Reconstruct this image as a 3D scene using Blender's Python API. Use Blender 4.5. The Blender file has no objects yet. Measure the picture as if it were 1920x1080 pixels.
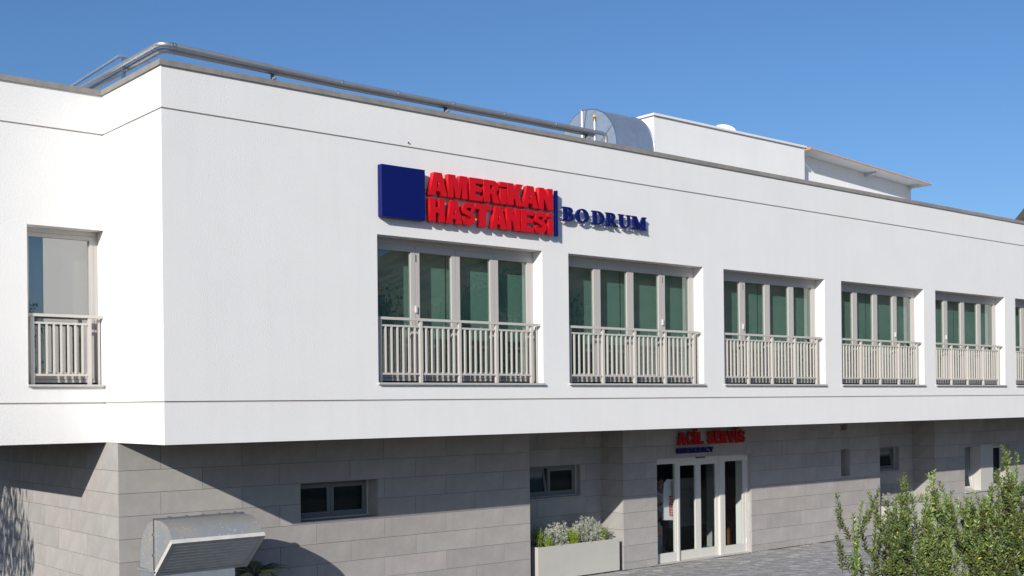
import bpy, bmesh, math, random
from mathutils import Vector, Matrix
from math import sin, cos, pi, radians

R = random.Random(7)
SC = bpy.context.scene
COL = SC.collection
GZ = -2.97          # pavement level; z = 0 is the underside of the overhanging upper storey

# ------------------------------------------------------------------ camera
CAM = Vector((-6.8538, -15.5126, 0.5269))
YAW, PIT, ROL, FPX, PY = 0.70191, -0.00013, -0.01054, 2218.16, 756.17
fw = Vector((sin(YAW) * cos(PIT), cos(YAW) * cos(PIT), sin(PIT)))
rt = Vector((cos(YAW), -sin(YAW), 0)); up = rt.cross(fw)
c_, s_ = cos(ROL), sin(ROL)
rt, up = c_ * rt + s_ * up, -s_ * rt + c_ * up
cd = bpy.data.cameras.new('camera'); cam = bpy.data.objects.new('camera', cd); COL.objects.link(cam)
m = Matrix((rt, up, -fw)).transposed().to_4x4(); m.translation = CAM
cam.matrix_world = m
cd.sensor_fit = 'HORIZONTAL'; cd.sensor_width = 36.0; cd.lens = 36.0 * FPX / 1920.0
cd.shift_y = (PY - 540.0) / 1920.0
cd.clip_start = 0.1; cd.clip_end = 4000
SC.camera = cam

# ------------------------------------------------------------------ light
SUN_D = Vector((2.95, 1.68, -1.43)).normalized()      # direction the light travels
EL = math.asin(-SUN_D.z); AZ = math.atan2(-SUN_D.x, -SUN_D.y)
w = bpy.data.worlds.new('World'); SC.world = w; w.use_nodes = True
nt = w.node_tree; sky = nt.nodes.new('ShaderNodeTexSky'); sky.sky_type = 'NISHITA'
sky.sun_disc = False; sky.sun_elevation = EL; sky.sun_rotation = AZ % (2 * pi)
sky.air_density = 1.0; sky.dust_density = 0.8; sky.ozone_density = 7.5
nt.links.new(sky.outputs[0], nt.nodes['Background'].inputs[0])
nt.nodes['Background'].inputs[1].default_value = 0.106
sd = bpy.data.lights.new('sun', 'SUN'); sd.energy = 4.65; sd.angle = radians(0.5); sd.color = (1.0, 0.94, 0.845)
so = bpy.data.objects.new('sun', sd); COL.objects.link(so)
so.rotation_euler = SUN_D.to_track_quat('-Z', 'Y').to_euler(); so.location = (-30, -20, 30)
SC.view_settings.view_transform = 'Standard'; SC.view_settings.look = 'None'
SC.view_settings.gamma = 1.0; SC.view_settings.use_curve_mapping = False
SC.view_settings.exposure = 0.12
try:
    SC.cycles.max_bounces = 10; SC.cycles.transparent_max_bounces = 24
    SC.cycles.caustics_reflective = False; SC.cycles.caustics_refractive = False
except Exception: pass

# ------------------------------------------------------------------ materials
def mat(name, col, rough=0.7, metal=0.0, noise=0.0, nscale=8.0, bump=0.0, bscale=60.0, rand=0.0, attr=None,
        spec=0.5, tint2=None, coords='Object', bdist=0.01, hue=0.0, trans=0.0, stretch=None, detail=6):
    M = bpy.data.materials.new(name); M.use_nodes = True
    t = M.node_tree; N = t.nodes; L = t.links; b = N['Principled BSDF']
    b.inputs['Roughness'].default_value = rough; b.inputs['Metallic'].default_value = metal
    b.inputs['Specular IOR Level'].default_value = spec
    tc = N.new('ShaderNodeTexCoord'); vec = tc.outputs[coords]
    if coords == 'World':
        pass
    if stretch:
        mp = N.new('ShaderNodeMapping'); mp.inputs['Scale'].default_value = stretch; L.new(vec, mp.inputs[0]); vec = mp.outputs[0]
    rgb = N.new('ShaderNodeRGB'); rgb.outputs[0].default_value = (*col, 1); out = rgb.outputs[0]
    if attr:
        a = N.new('ShaderNodeAttribute'); a.attribute_name = attr
        mx = N.new('ShaderNodeMix'); mx.data_type = 'RGBA'; mx.blend_type = 'MULTIPLY'; mx.inputs[0].default_value = 1
        L.new(out, mx.inputs[6]); L.new(a.outputs['Color'], mx.inputs[7]); out = mx.outputs[2]
    if noise:
        nz = N.new('ShaderNodeTexNoise'); nz.inputs['Scale'].default_value = nscale; nz.inputs['Detail'].default_value = detail
        nz.inputs['Roughness'].default_value = 0.6
        L.new(vec, nz.inputs['Vector'])
        if tint2:
            rp = N.new('ShaderNodeMapRange'); rp.inputs[1].default_value = 0.42; rp.inputs[2].default_value = 0.68
            rp.inputs[3].default_value = 0.0; rp.inputs[4].default_value = noise; L.new(nz.outputs[0], rp.inputs[0])
            mx = N.new('ShaderNodeMix'); mx.data_type = 'RGBA'; L.new(rp.outputs[0], mx.inputs[0])
            L.new(out, mx.inputs[6]); mx.inputs[7].default_value = (*tint2, 1); out = mx.outputs[2]
        else:
            rp = N.new('ShaderNodeMapRange'); rp.inputs[1].default_value = 0.3; rp.inputs[2].default_value = 0.7
            rp.inputs[3].default_value = 1 - noise; rp.inputs[4].default_value = 1 + noise; L.new(nz.outputs[0], rp.inputs[0])
            mx = N.new('ShaderNodeMix'); mx.data_type = 'RGBA'; mx.blend_type = 'MULTIPLY'; mx.inputs[0].default_value = 1
            L.new(out, mx.inputs[6]); L.new(rp.outputs[0], mx.inputs[7]); out = mx.outputs[2]
    if rand:
        oi = N.new('ShaderNodeObjectInfo')
        rp = N.new('ShaderNodeMapRange'); rp.inputs[3].default_value = 1 - rand; rp.inputs[4].default_value = 1 + rand
        L.new(oi.outputs['Random'], rp.inputs[0])
        mx = N.new('ShaderNodeMix'); mx.data_type = 'RGBA'; mx.blend_type = 'MULTIPLY'; mx.inputs[0].default_value = 1
        L.new(out, mx.inputs[6]); L.new(rp.outputs[0], mx.inputs[7]); out = mx.outputs[2]
        if hue:
            wn = N.new('ShaderNodeTexWhiteNoise'); wn.noise_dimensions = '1D'; L.new(oi.outputs['Random'], wn.inputs['W'])
            ml = N.new('ShaderNodeMath'); ml.operation = 'MULTIPLY'; ml.inputs[1].default_value = 1.0
            L.new(wn.outputs['Value'], ml.inputs[0])
            mx = N.new('ShaderNodeMix'); mx.data_type = 'RGBA'; mx.blend_type = 'MULTIPLY'
            L.new(ml.outputs[0], mx.inputs[0]); L.new(out, mx.inputs[6]); mx.inputs[7].default_value = (1 + hue, 1 - hue * .25, 1 - hue * .1, 1); out = mx.outputs[2]
    L.new(out, b.inputs['Base Color'])
    if bump:
        nb = N.new('ShaderNodeTexNoise'); nb.inputs['Scale'].default_value = bscale; nb.inputs['Detail'].default_value = 3
        L.new(vec, nb.inputs['Vector'])
        bp = N.new('ShaderNodeBump'); bp.inputs['Strength'].default_value = bump; bp.inputs['Distance'].default_value = bdist
        L.new(nb.outputs[0], bp.inputs['Height']); L.new(bp.outputs[0], b.inputs['Normal'])
    if trans:
        tb = N.new('ShaderNodeBsdfTranslucent'); L.new(out, tb.inputs['Color'])
        ms = N.new('ShaderNodeMixShader'); ms.inputs[0].default_value = trans
        L.new(b.outputs[0], ms.inputs[1]); L.new(tb.outputs[0], ms.inputs[2]); L.new(ms.outputs[0], N['Material Output'].inputs[0])
    return M

def glass(name, tint, base, gain=1.0, rough=0.0, refl=(1, 1, 1)):
    M = bpy.data.materials.new(name); M.use_nodes = True
    t = M.node_tree; N = t.nodes; L = t.links; N.remove(N['Principled BSDF'])
    tr = N.new('ShaderNodeBsdfTransparent'); tr.inputs[0].default_value = (*tint, 1)
    gl = N.new('ShaderNodeBsdfGlossy'); gl.inputs['Roughness'].default_value = rough; gl.inputs[0].default_value = (*refl, 1)
    lw = N.new('ShaderNodeLayerWeight'); lw.inputs[0].default_value = 0.35
    ma = N.new('ShaderNodeMath'); ma.operation = 'MULTIPLY_ADD'; ma.use_clamp = True
    ma.inputs[1].default_value = gain; ma.inputs[2].default_value = base
    L.new(lw.outputs['Fresnel'], ma.inputs[0])
    ge = N.new('ShaderNodeNewGeometry'); iv = N.new('ShaderNodeMath'); iv.operation = 'SUBTRACT'; iv.inputs[0].default_value = 1.0
    L.new(ge.outputs['Backfacing'], iv.inputs[1]); mf = N.new('ShaderNodeMath'); mf.operation = 'MULTIPLY'
    L.new(ma.outputs[0], mf.inputs[0]); L.new(iv.outputs[0], mf.inputs[1])     # reflect once, at the outer face of the pane
    mx = N.new('ShaderNodeMixShader'); L.new(mf.outputs[0], mx.inputs[0]); L.new(tr.outputs[0], mx.inputs[1]); L.new(gl.outputs[0], mx.inputs[2])
    L.new(mx.outputs[0], N['Material Output'].inputs[0])
    return M

def stone_mat(name, col):
    M = mat(name, col, 0.85, noise=0.10, nscale=3.2, bump=0.25, bscale=90, rand=0.075, hue=0.035, bdist=0.004)
    t = M.node_tree; N = t.nodes; L = t.links; b = N['Principled BSDF']
    src = b.inputs['Base Color'].links[0].from_socket
    tc = N.new('ShaderNodeTexCoord'); sp = N.new('ShaderNodeTexNoise'); sp.inputs['Scale'].default_value = 70; sp.inputs['Detail'].default_value = 2
    L.new(tc.outputs['Object'], sp.inputs['Vector'])
    rp = N.new('ShaderNodeMapRange'); rp.inputs[1].default_value = .68; rp.inputs[2].default_value = .78; rp.inputs[4].default_value = .35
    L.new(sp.outputs[0], rp.inputs[0])
    mx = N.new('ShaderNodeMix'); mx.data_type = 'RGBA'; L.new(rp.outputs[0], mx.inputs[0]); L.new(src, mx.inputs[6]); mx.inputs[7].default_value = (.62, .60, .57, 1)
    L.new(mx.outputs[2], b.inputs['Base Color'])
    return M

STUCCO = mat('white_stucco', (.80, .795, .785), .9, noise=.022, nscale=.9, bump=.42, bscale=62, bdist=.011, spec=.2)
def streaks(M, amt):
    t = M.node_tree; N = t.nodes; L = t.links; b = N['Principled BSDF']; src = b.inputs['Base Color'].links[0].from_socket
    tc = N.new('ShaderNodeTexCoord'); mp = N.new('ShaderNodeMapping'); mp.inputs['Scale'].default_value = (3.2, 3.2, .22)
    L.new(tc.outputs['Object'], mp.inputs[0]); nz_ = N.new('ShaderNodeTexNoise'); nz_.inputs['Scale'].default_value = 1.6; nz_.inputs['Detail'].default_value = 7
    L.new(mp.outputs[0], nz_.inputs['Vector']); rp = N.new('ShaderNodeMapRange'); rp.inputs[1].default_value = .5; rp.inputs[2].default_value = .8; rp.inputs[4].default_value = amt
    L.new(nz_.outputs[0], rp.inputs[0]); mx = N.new('ShaderNodeMix'); mx.data_type = 'RGBA'; L.new(rp.outputs[0], mx.inputs[0])
    L.new(src, mx.inputs[6]); mx.inputs[7].default_value = (.50, .485, .46, 1); L.new(mx.outputs[2], b.inputs['Base Color'])
streaks(STUCCO, .07)
STONE = stone_mat('grey_stone', (.362, .352, .338))
JOINT = mat('dark_joint', (.10, .095, .09), .95)
COPING = mat('grey_coping_stone', (.26, .245, .23), .9, noise=.16, nscale=5, bump=.2, bscale=80, rand=.08)
FRAME = mat('beige_grey_frame_paint', (.50, .475, .45), .45)
RAIL = mat('rail_paint', (.56, .53, .49), .45)
SILLM = mat('sill_stone', (.50, .48, .455), .7, noise=.06)
HANDLE = mat('grey_handle_metal', (.58, .58, .57), .4)
SCREEN = mat('added_pane_grey', (.22, .23, .235), .9)  # for the panels added to lighten the small panes
FRAMED = mat('grey_blue_window_frame', (.17, .18, .185), .5)
SEAL = mat('black_seal', (.02, .02, .02), .6)
STEEL = mat('brushed_steel', (.72, .72, .72), .3, metal=1)
GLASS = glass('green_tinted_glass', (.615, .745, .72), .14, .8, refl=(.92, 1, .97))
GLASSL = glass('coated_clear_glass', (.74, .80, .80), .27, .9)
DGLASS = glass('clear_door_glass', (.90, .93, .92), .0, .35)
SGLASS = glass('dark_small_glass', (.55, .58, .58), .0, .4)
BLIND = mat('roller_blind_fabric', (.62, .62, .58), .9)
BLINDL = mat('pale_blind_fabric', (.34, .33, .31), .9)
def speckle(M, scale, lo, hi, amt, col):
    t = M.node_tree; N = t.nodes; L = t.links; b = N['Principled BSDF']; src = b.inputs['Base Color'].links[0].from_socket
    tc = N.new('ShaderNodeTexCoord'); sp = N.new('ShaderNodeTexNoise'); sp.inputs['Scale'].default_value = scale; sp.inputs['Detail'].default_value = 2
    L.new(tc.outputs['Object'], sp.inputs['Vector'])
    rp = N.new('ShaderNodeMapRange'); rp.inputs[1].default_value = lo; rp.inputs[2].default_value = hi; rp.inputs[4].default_value = amt
    L.new(sp.outputs[0], rp.inputs[0])
    mx = N.new('ShaderNodeMix'); mx.data_type = 'RGBA'; L.new(rp.outputs[0], mx.inputs[0]); L.new(src, mx.inputs[6]); mx.inputs[7].default_value = (*col, 1)
    L.new(mx.outputs[2], b.inputs['Base Color'])
GALV = mat('galvanised_sheet', (.62, .68, .73), .45, metal=.85, noise=.10, nscale=7, bump=.05, bscale=6)
DUCTM = mat('weathered_zinc_sheet', (.30, .32, .335), .55, metal=.25, noise=.75, nscale=3.0, tint2=(.42, .36, .30), bump=.08, bscale=8)
speckle(DUCTM, 26, .66, .70, .8, (.62, .60, .56)); speckle(DUCTM, 60, .68, .74, .6, (.5, .48, .44))
LOUVM = mat('louver_grey_paint', (.62, .61, .58), .5, metal=.1, noise=.1, nscale=6)
CLAD = mat('pipe_aluminium_jacket', (.68, .67, .67), .34, metal=.8, noise=.06, nscale=9)
BRASS = mat('brass', (.55, .33, .06), .35, metal=.9)
RED = mat('red_sign_plastic', (.58, .006, .014), .4, noise=.06, nscale=5, spec=.25)
RED_SHADED = mat('shaded_red_sign_plastic', (.37, .010, .012), .5, noise=.1, nscale=6, spec=.15)  # sign red with the overhang's shade darkened into the colour
BLUE = mat('navy_sign_plastic', (.004, .010, .115), .4, noise=.05, nscale=4, spec=.2)
WHITE = mat('white_paint', (.78, .78, .76), .6)
PANELW = mat('white_sandwich_panel', (.84, .84, .84), .6)
ORANGE = mat('orange_trim', (.74, .31, .06), .5)
PLANTERM = mat('pale_planter_metal', (.50, .49, .45), .55, noise=.04, nscale=1.5)
SOIL = mat('soil', (.05, .035, .025), 1)
PAVEM = mat('basalt_sett', (.33, .325, .322), .8, attr='tint', noise=.2, nscale=9, bump=.3, bscale=40)
PAVEB = mat('sett_joint_sand', (.20, .195, .185), .95, noise=.15, nscale=3)
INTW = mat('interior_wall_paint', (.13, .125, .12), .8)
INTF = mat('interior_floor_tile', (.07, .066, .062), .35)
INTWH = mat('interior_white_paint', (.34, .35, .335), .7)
WOOD = mat('brown_door_veneer', (.16, .065, .022), .5, noise=.3, nscale=4, stretch=(12, 12, 1))
LEAF = mat('hedge_leaf', (.195, .26, .075), .42, attr='tint', trans=.22, spec=.45)
STEM = mat('brown_twig', (.10, .07, .04), .9)
SILVER = mat('silver_leaf', (.46, .49, .43), .8, attr='tint', trans=.1)
FERN = mat('bright_fern_leaf', (.30, .40, .04), .6, attr='tint', trans=.3)
TREEL = mat('tree_leaf', (.055, .085, .03), .6, attr='tint', trans=.25)
BARK = mat('bark', (.10, .08, .06), .9, noise=.2)
PALMM = mat('palm_leaf', (.06, .09, .025), .5, attr='tint', trans=.15)
HILLM = mat('scrub_hillside', (.15, .12, .085), 1, noise=1.0, nscale=.11, tint2=(.028, .042, .018), detail=9)
GROUND = mat('concrete_ground', (.175, .162, .145), .95, noise=.15, nscale=.5)

# ------------------------------------------------------------------ mesh helpers
class MB:
    def __init__(s): s.v = []; s.f = []; s.t = []; s.tint = (1, 1, 1)
    def face(s, pts):
        n = len(s.v); s.v += [tuple(p) for p in pts]; s.f.append(tuple(range(n, n + len(pts)))); s.t.append(s.tint)
    def box(s, x0, y0, z0, x1, y1, z1, mtx=None):
        n = len(s.v)
        P = [(x0, y0, z0), (x1, y0, z0), (x1, y1, z0), (x0, y1, z0), (x0, y0, z1), (x1, y0, z1), (x1, y1, z1), (x0, y1, z1)]
        if mtx is not None: P = [tuple(mtx @ Vector(p)) for p in P]
        s.v += P
        for q in ((0, 3, 2, 1), (4, 5, 6, 7), (0, 1, 5, 4), (1, 2, 6, 5), (2, 3, 7, 6), (3, 0, 4, 7)):
            s.f.append(tuple(n + i for i in q)); s.t.append(s.tint)
        return s
    def prism(s, poly, fn, a, b):
        """poly of 2-D points; fn(p, q, d) -> world; extruded from depth a to depth b"""
        n = len(s.v); k = len(poly)
        s.v += [fn(p[0], p[1], a) for p in poly] + [fn(p[0], p[1], b) for p in poly]
        s.f.append(tuple(range(n, n + k))); s.f.append(tuple(range(n + 2 * k - 1, n + k - 1, -1)))
        for i in range(k):
            j = (i + 1) % k; s.f.append((n + i, n + k + i, n + k + j, n + j))
        s.t += [s.tint] * (k + 2)
        return s
    def tube(s, pts, r, seg=10, cap=True):
        pts = [Vector(p) for p in pts]; rr = r if isinstance(r, (list, tuple)) else [r] * len(pts)
        rings = []; side = None
        for i, p in enumerate(pts):
            d = (pts[min(i + 1, len(pts) - 1)] - pts[max(i - 1, 0)]).normalized()
            if side is None:
                side = d.orthogonal().normalized()
            else:
                side = (side - d * side.dot(d)).normalized()
            o = d.cross(side)
            n = len(s.v)
            for k in range(seg):
                a = 2 * pi * k / seg
                s.v.append(tuple(p + (side * cos(a) + o * sin(a)) * rr[i]))
            rings.append(n)
        for a, b in zip(rings, rings[1:]):
            for k in range(seg):
                k2 = (k + 1) % seg
                s.f.append((a + k, a + k2, b + k2, b + k)); s.t.append(s.tint)
        if cap:
            s.f.append(tuple(rings[0] + k for k in range(seg - 1, -1, -1))); s.t.append(s.tint)
            s.f.append(tuple(rings[-1] + k for k in range(seg))); s.t.append(s.tint)
        return s
    def mesh(s, name, material, origin=(0, 0, 0), smooth=False, tint=False):
        me = bpy.data.meshes.new(name)
        ox, oy, oz = origin
        me.from_pydata([(x - ox, y - oy, z - oz) for x, y, z in s.v], [], s.f)
        if tint:
            ca = me.color_attributes.new('tint', 'FLOAT_COLOR', 'CORNER')
            buf = []
            for f, t in zip(s.f, s.t): buf += [t[0], t[1], t[2], 1.0] * len(f)
            ca.data.foreach_set('color', buf)
        me.materials.append(material)
        if smooth:
            me.shade_smooth()
        me.update()
        return me
    def build(s, name, material, parent=None, origin=None, smooth=False, tint=False, kind=None, auto=None):
        if origin is None: origin = wloc(parent) if parent is not None else (0, 0, 0)
        me = s.mesh(name, material, origin, smooth or bool(auto), tint)
        if auto:
            bm = bmesh.new(); bm.from_mesh(me); bmesh.ops.remove_doubles(bm, verts=bm.verts, dist=1e-5)
            for e in bm.edges:
                if len(e.link_faces) == 2 and e.calc_face_angle(0) > radians(auto): e.smooth = False
            bm.to_mesh(me); bm.free()
        return link(name, me, parent, origin, kind)

WL = {}
def wloc(o): return WL.get(o.name, (0, 0, 0))
def link(name, me, parent=None, origin=(0, 0, 0), kind=None):
    o = bpy.data.objects.new(name, me); COL.objects.link(o)
    p = wloc(parent) if parent is not None else (0, 0, 0)
    o.parent = parent; o.location = (origin[0] - p[0], origin[1] - p[1], origin[2] - p[2])
    WL[o.name] = tuple(origin)
    if kind: o['kind'] = kind
    return o
def thing(name, label, cat, loc, group=None):
    o = link(name, None, None, loc); o.empty_display_size = .2
    return tag(o, label, cat, group)
def tag(o, label, cat, group=None):
    o['label'] = label; o['category'] = cat
    if group: o['group'] = group
    return o

def relief(mb, A, Z, depth, mp, back):
    """front of a wall as cells; depth[i][j]: recess of cell, None = hole (reveal down to `back`), 'v' = nothing at all"""
    nA, nZ = len(A) - 1, len(Z) - 1
    for i in range(nA):
        for j in range(nZ):
            d = depth[i][j]
            if d is not None and d != 'v':
                mb.face([mp(A[i], Z[j], d), mp(A[i + 1], Z[j], d), mp(A[i + 1], Z[j + 1], d), mp(A[i], Z[j + 1], d)])
    def dv(d): return back if d is None else d
    for i in range(nA):
        for j in range(nZ):
            d = depth[i][j]
            if i + 1 < nA:
                e = depth[i + 1][j]
                if 'v' not in (d, e) and dv(d) != dv(e):
                    a = A[i + 1]; mb.face([mp(a, Z[j], dv(d)), mp(a, Z[j], dv(e)), mp(a, Z[j + 1], dv(e)), mp(a, Z[j + 1], dv(d))])
            if j + 1 < nZ:
                e = depth[i][j + 1]
                if 'v' not in (d, e) and dv(d) != dv(e):
                    z = Z[j + 1]; mb.face([mp(A[i], z, dv(d)), mp(A[i + 1], z, dv(d)), mp(A[i + 1], z, dv(e)), mp(A[i], z, dv(e))])

def wall(mb, a0, a1, z0, z1, holes, grooves, mp, back, cornerL=False, cornerR=False, gd=.02):
    A = sorted(set([a0, a1] + [h[0] for h in holes] + [h[1] for h in holes] + ([a0 + gd] if cornerL else []) + ([a1 - gd] if cornerR else [])))
    Z = sorted(set([z0, z1] + [h[2] for h in holes] + [h[3] for h in holes] + [g + s for g in grooves for s in (-.013, .013)]))
    A = [a for a in A if a0 <= a <= a1]
    D = []
    for i in range(len(A) - 1):
        row = []; ac = (A[i] + A[i + 1]) / 2
        for j in range(len(Z) - 1):
            zc = (Z[j] + Z[j + 1]) / 2; d = 0.0
            for g in grooves:
                if abs(zc - g) < .013:
                    d = gd
                    if (cornerL and ac < a0 + gd) or (cornerR and ac > a1 - gd): d = 'v'
            for h in holes:
                if h[0] < ac < h[1] and h[2] < zc < h[3]: d = None
            row.append(d)
        D.append(row)
    relief(mb, A, Z, D, mp, back)

# ------------------------------------------------------------------ ground (large structure first)
gm = MB(); gm.face([(-900, -900, GZ - .03), (900, -900, GZ - .03), (900, 900, GZ - .03), (-900, 900, GZ - .03)])
gm.build('ground', GROUND, kind='structure')

# hill far away right of the building, and the hillside opposite that the windows mirror
def terrain(name, x0, x1, y0, y1, n, h):
    mb = MB(); vs = []
    for i in range(n + 1):
        for j in range(n + 1):
            x = x0 + (x1 - x0) * i / n; y = y0 + (y1 - y0) * j / n
            vs.append((x, y, h(x, y)))
    mb.v = vs
    for i in range(n):
        for j in range(n):
            a = i * (n + 1) + j; mb.f.append((a, a + n + 1, a + n + 2, a + 1)); mb.t.append((1, 1, 1))
    return mb.build(name, HILLM, smooth=True, kind='structure')
import mathutils.noise as mn
def nz(x, y, s): return mn.fractal(Vector((x * s, y * s, 3.1)), 1.0, 2.0, 5)
def far_hill(x, y):
    r = math.hypot((x - 275) / 66, (y - 80) / 46)
    return GZ - .1 + max(0, 82 * math.exp(-r * r) - .6 + 2.0 * nz(x, y, .03) + 1.5 * nz(x, y, .15)) - .2
terrain('hill', 150, 420, -20, 240, 90, far_hill)
def hillside_h(x, y):
    d = math.hypot(x - 10, y)
    a = math.atan2(-(y), x - 10)                       # 0 = along +x, pi/2 = along -y
    k = max(0, min(1, (1.30 - a) / .45)); k = k * k * (3 - 2 * k)
    t = max(0, min(1, (d - 150) / 420)); t = t * t * (3 - 2 * t)
    return GZ - .25 + (k * .9 + .1) * t * 92 + t * 8 * nz(x, y, .012)
terrain('hillside', 60, 640, -640, -60, 70, hillside_h)

# ------------------------------------------------------------------ the hospital building
H = 5.232; D = 2.1186; WB, WT, G1, G2 = .872, 3.199, .5925, 4.644
XL, XR, YB = -1.83, 40.0, 16.0
bld = thing('hospital_building', 'long white stucco hospital building with grey stone ground floor and a row of railed windows', 'building', (0, 0, GZ))
WIN = [(3.528, 6.994), (7.619, 11.280), (11.908, 15.359), (15.986, 19.428), (19.959, 23.412), (23.988, 27.44)]
RD = .315
ub = MB()
wall(ub, 0, XR, 0, H, [(a, b, WB, WT) for a, b in WIN], [G1, G2], lambda a, z, d: (a, d, z), RD, cornerL=True)
wall(ub, 0, D, 0, H, [], [G1, G2], lambda a, z, d: (d, a, z), RD, cornerL=True)
LW = (-1.127, 0.0, WB, WT)
wall(ub, XL, 0, 0, H, [LW], [G1, G2], lambda a, z, d: (a, D + d, z), RD, cornerL=True)
ub.face([(0, D, WB), (0, D + RD, WB), (0, D + RD, WT), (0, D, WT)])          # right jamb runs on from the return wall
wall(ub, D, YB, 0, H, [], [G1, G2], lambda a, z, d: (XL + d, a, z), RD, cornerL=True)
ub.face([(XR, 0, 0), (XR, YB, 0), (XR, YB, H), (XR, 0, H)])
ub.face([(XL, YB, 0), (XR, YB, 0), (XR, YB, H), (XL, YB, H)])
for g in (G1, G2):      # close the groove in the inner corner
    ub.face([(.02, D, g - .013), (.02, D + .02, g - .013), (.02, D + .02, g + .013), (.02, D, g + .013)])
    ub.face([(0, D + .02, g - .013), (.02, D + .02, g - .013), (.02, D + .02, g + .013), (0, D + .02, g + .013)])
ub.build('upper_wall', STUCCO, bld)
GROOVE = mat('groove_strip_plastic', (.47, .44, .41), .8)
for g in (G1, G2):
    sg = MB(); e = .0185; z0, z1 = g - .0125, g + .0125
    sg.face([(e, e, z0), (XR, e, z0), (XR, e, z1), (e, e, z1)]); sg.face([(e, e, z0), (e, D + e, z0), (e, D + e, z1), (e, e, z1)])
    sg.face([(XL + e, D + e, z0), (e, D + e, z0), (e, D + e, z1), (XL + e, D + e, z1)])
    sg.build('groove_strip', GROOVE, bld)
hk = MB(); hk.box(4.132, -.025, 4.705, 4.148, .0, 4.713); hk.box(4.132, -.025, 4.7135, 4.148, -.017, 4.726); hk.build('wall_hook', SEAL, bld)
sf = MB()
sf.face([(0, 0, .0), (XR, 0, 0), (XR, YB, 0), (0, YB, 0)]); sf.face([(XL, D, 0), (0, D, 0), (0, YB, 0), (XL, YB, 0)])
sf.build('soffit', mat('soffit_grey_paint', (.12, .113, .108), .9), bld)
rf = MB(); rf.face([(.35, .35, 4.9), (XR - .3, .35, 4.9), (XR - .3, YB - .3, 4.9), (.35, YB - .3, 4.9)])
rf.face([(XL + .3, D + .35, 4.901), (.35, D + .35, 4.901), (.35, YB - .3, 4.901), (XL + .3, YB - .3, 4.901)])
# inner faces of the parapet
rf.face([(.35, .35, 4.9), (XR - .3, .35, 4.9), (XR - .3, .35, H), (.35, .35, H)])
rf.face([(.35, .35, 4.9), (.35, D + .35, 4.9), (.35, D + .35, H), (.35, .35, H)])
rf.face([(XL + .3, D + .35, 4.9), (.35, D + .35, 4.9), (.35, D + .35, H), (XL + .3, D + .35, H)])
rf.build('flat_roof', mat('roof_membrane', (.5, .5, .49), .9), bld)
# coping stones
def coping(x0, y0, x1, y1):
    MB().box(x0 + .002, y0 + .002, H, x1 - .002, y1 - .002, H + .08).build('coping_stone', COPING, bld, origin=((x0 + x1) / 2, (y0 + y1) / 2, H))
cj = [-.03, .91, 2.71, 5.08, 7.73, 10.4, 13.08, 15.8, 18.5, 21.2, 23.9, 26.6, 29.3, 32.0, 34.7, 37.4, XR]
for a, b in zip(cj, cj[1:]): coping(a, -.03, b, .36)
coping(-.03, .36, .36, 1.25); coping(-.03, 1.25, .36, D - .03)
coping(-1.0, D - .03, .36, D + .36); coping(XL - .03, D - .03, -1.0, D + .36)
for k in range(5): coping(XL - .03, D + .36 + k * 2.7, XL + .36, D + .36 + (k + 1) * 2.7)

# ---- lower storey: backing wall + individual stone panels
S1, S2, S3, RX, RY = 1.68, 1.78, 1.75, .015, 2.42
ROWS = [0] + [-.423 - .342 * k for k in range(8)] + [GZ]
X1, X2, X3, X4 = 8.11, 10.77, 20.25, 22.887
HOLE1 = (3.09, 4.615, -1.41, -.765); HOLER = (8.55, 10.15, -1.41, -.765); HOLED = (11.80, 14.97, GZ, -.705)
HOLES_ = (18.53, 18.92, -1.39, -.72); HOLEV = (18.53, 18.80, -.24, -.075)
HOLER2 = (20.7, 22.20, -1.41, -.78); HOLEN = (24.46, 27.02, -2.115, -.825)
lb = MB(); BK = .012
def grow(h, g=.02): return (h[0] - g, h[1] + g, h[2] - g if h[2] > GZ else h[2], h[3] + g)
mpy = lambda y: (lambda a, z, d: (a, y + d, z))
wall(lb, RX + BK, X1 - BK, GZ, -.001, [grow(HOLE1)], [], mpy(S1 + BK), .42)
wall(lb, X1 - BK, X2 + BK, GZ, -.001, [grow(HOLER)], [], mpy(RY + BK), .42)
wall(lb, X2 + BK, X3 - BK, GZ, -.001, [grow(HOLED), grow(HOLES_), grow(HOLEV)], [], mpy(S2 + BK), .42)
wall(lb, X3 - BK, X4 + BK, GZ, -.001, [grow(HOLER2)], [], mpy(RY + BK), .42)
wall(lb, X4 + BK, 39.9, GZ, -.001, [grow(HOLEN)], [], mpy(S3 + BK), .42)
mpx = lambda x: (lambda a, z, d: (x + d, a, z))
wall(lb, S1 + BK, 15.9, GZ, -.001, [], [], mpx(RX + BK), .3)
for x, ya, yb in ((X1 - BK, S1 + BK, RY + BK), (X2 + BK, S2 + BK, RY + BK), (X3 - BK, S2 + BK, RY + BK), (X4 + BK, S3 + BK, RY + BK)):
    lb.face([(x, ya, GZ), (x, yb, GZ), (x, yb, -.001), (x, ya, -.001)])
lb.face([(39.9, S3, GZ), (39.9, 15.9, GZ), (39.9, 15.9, 0), (39.9, S3, 0)]); lb.face([(0.03, 15.9, GZ), (39.9, 15.9, GZ), (39.9, 15.9, 0), (.03, 15.9, 0)])
lb.build('lower_wall', JOINT, bld)

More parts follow.
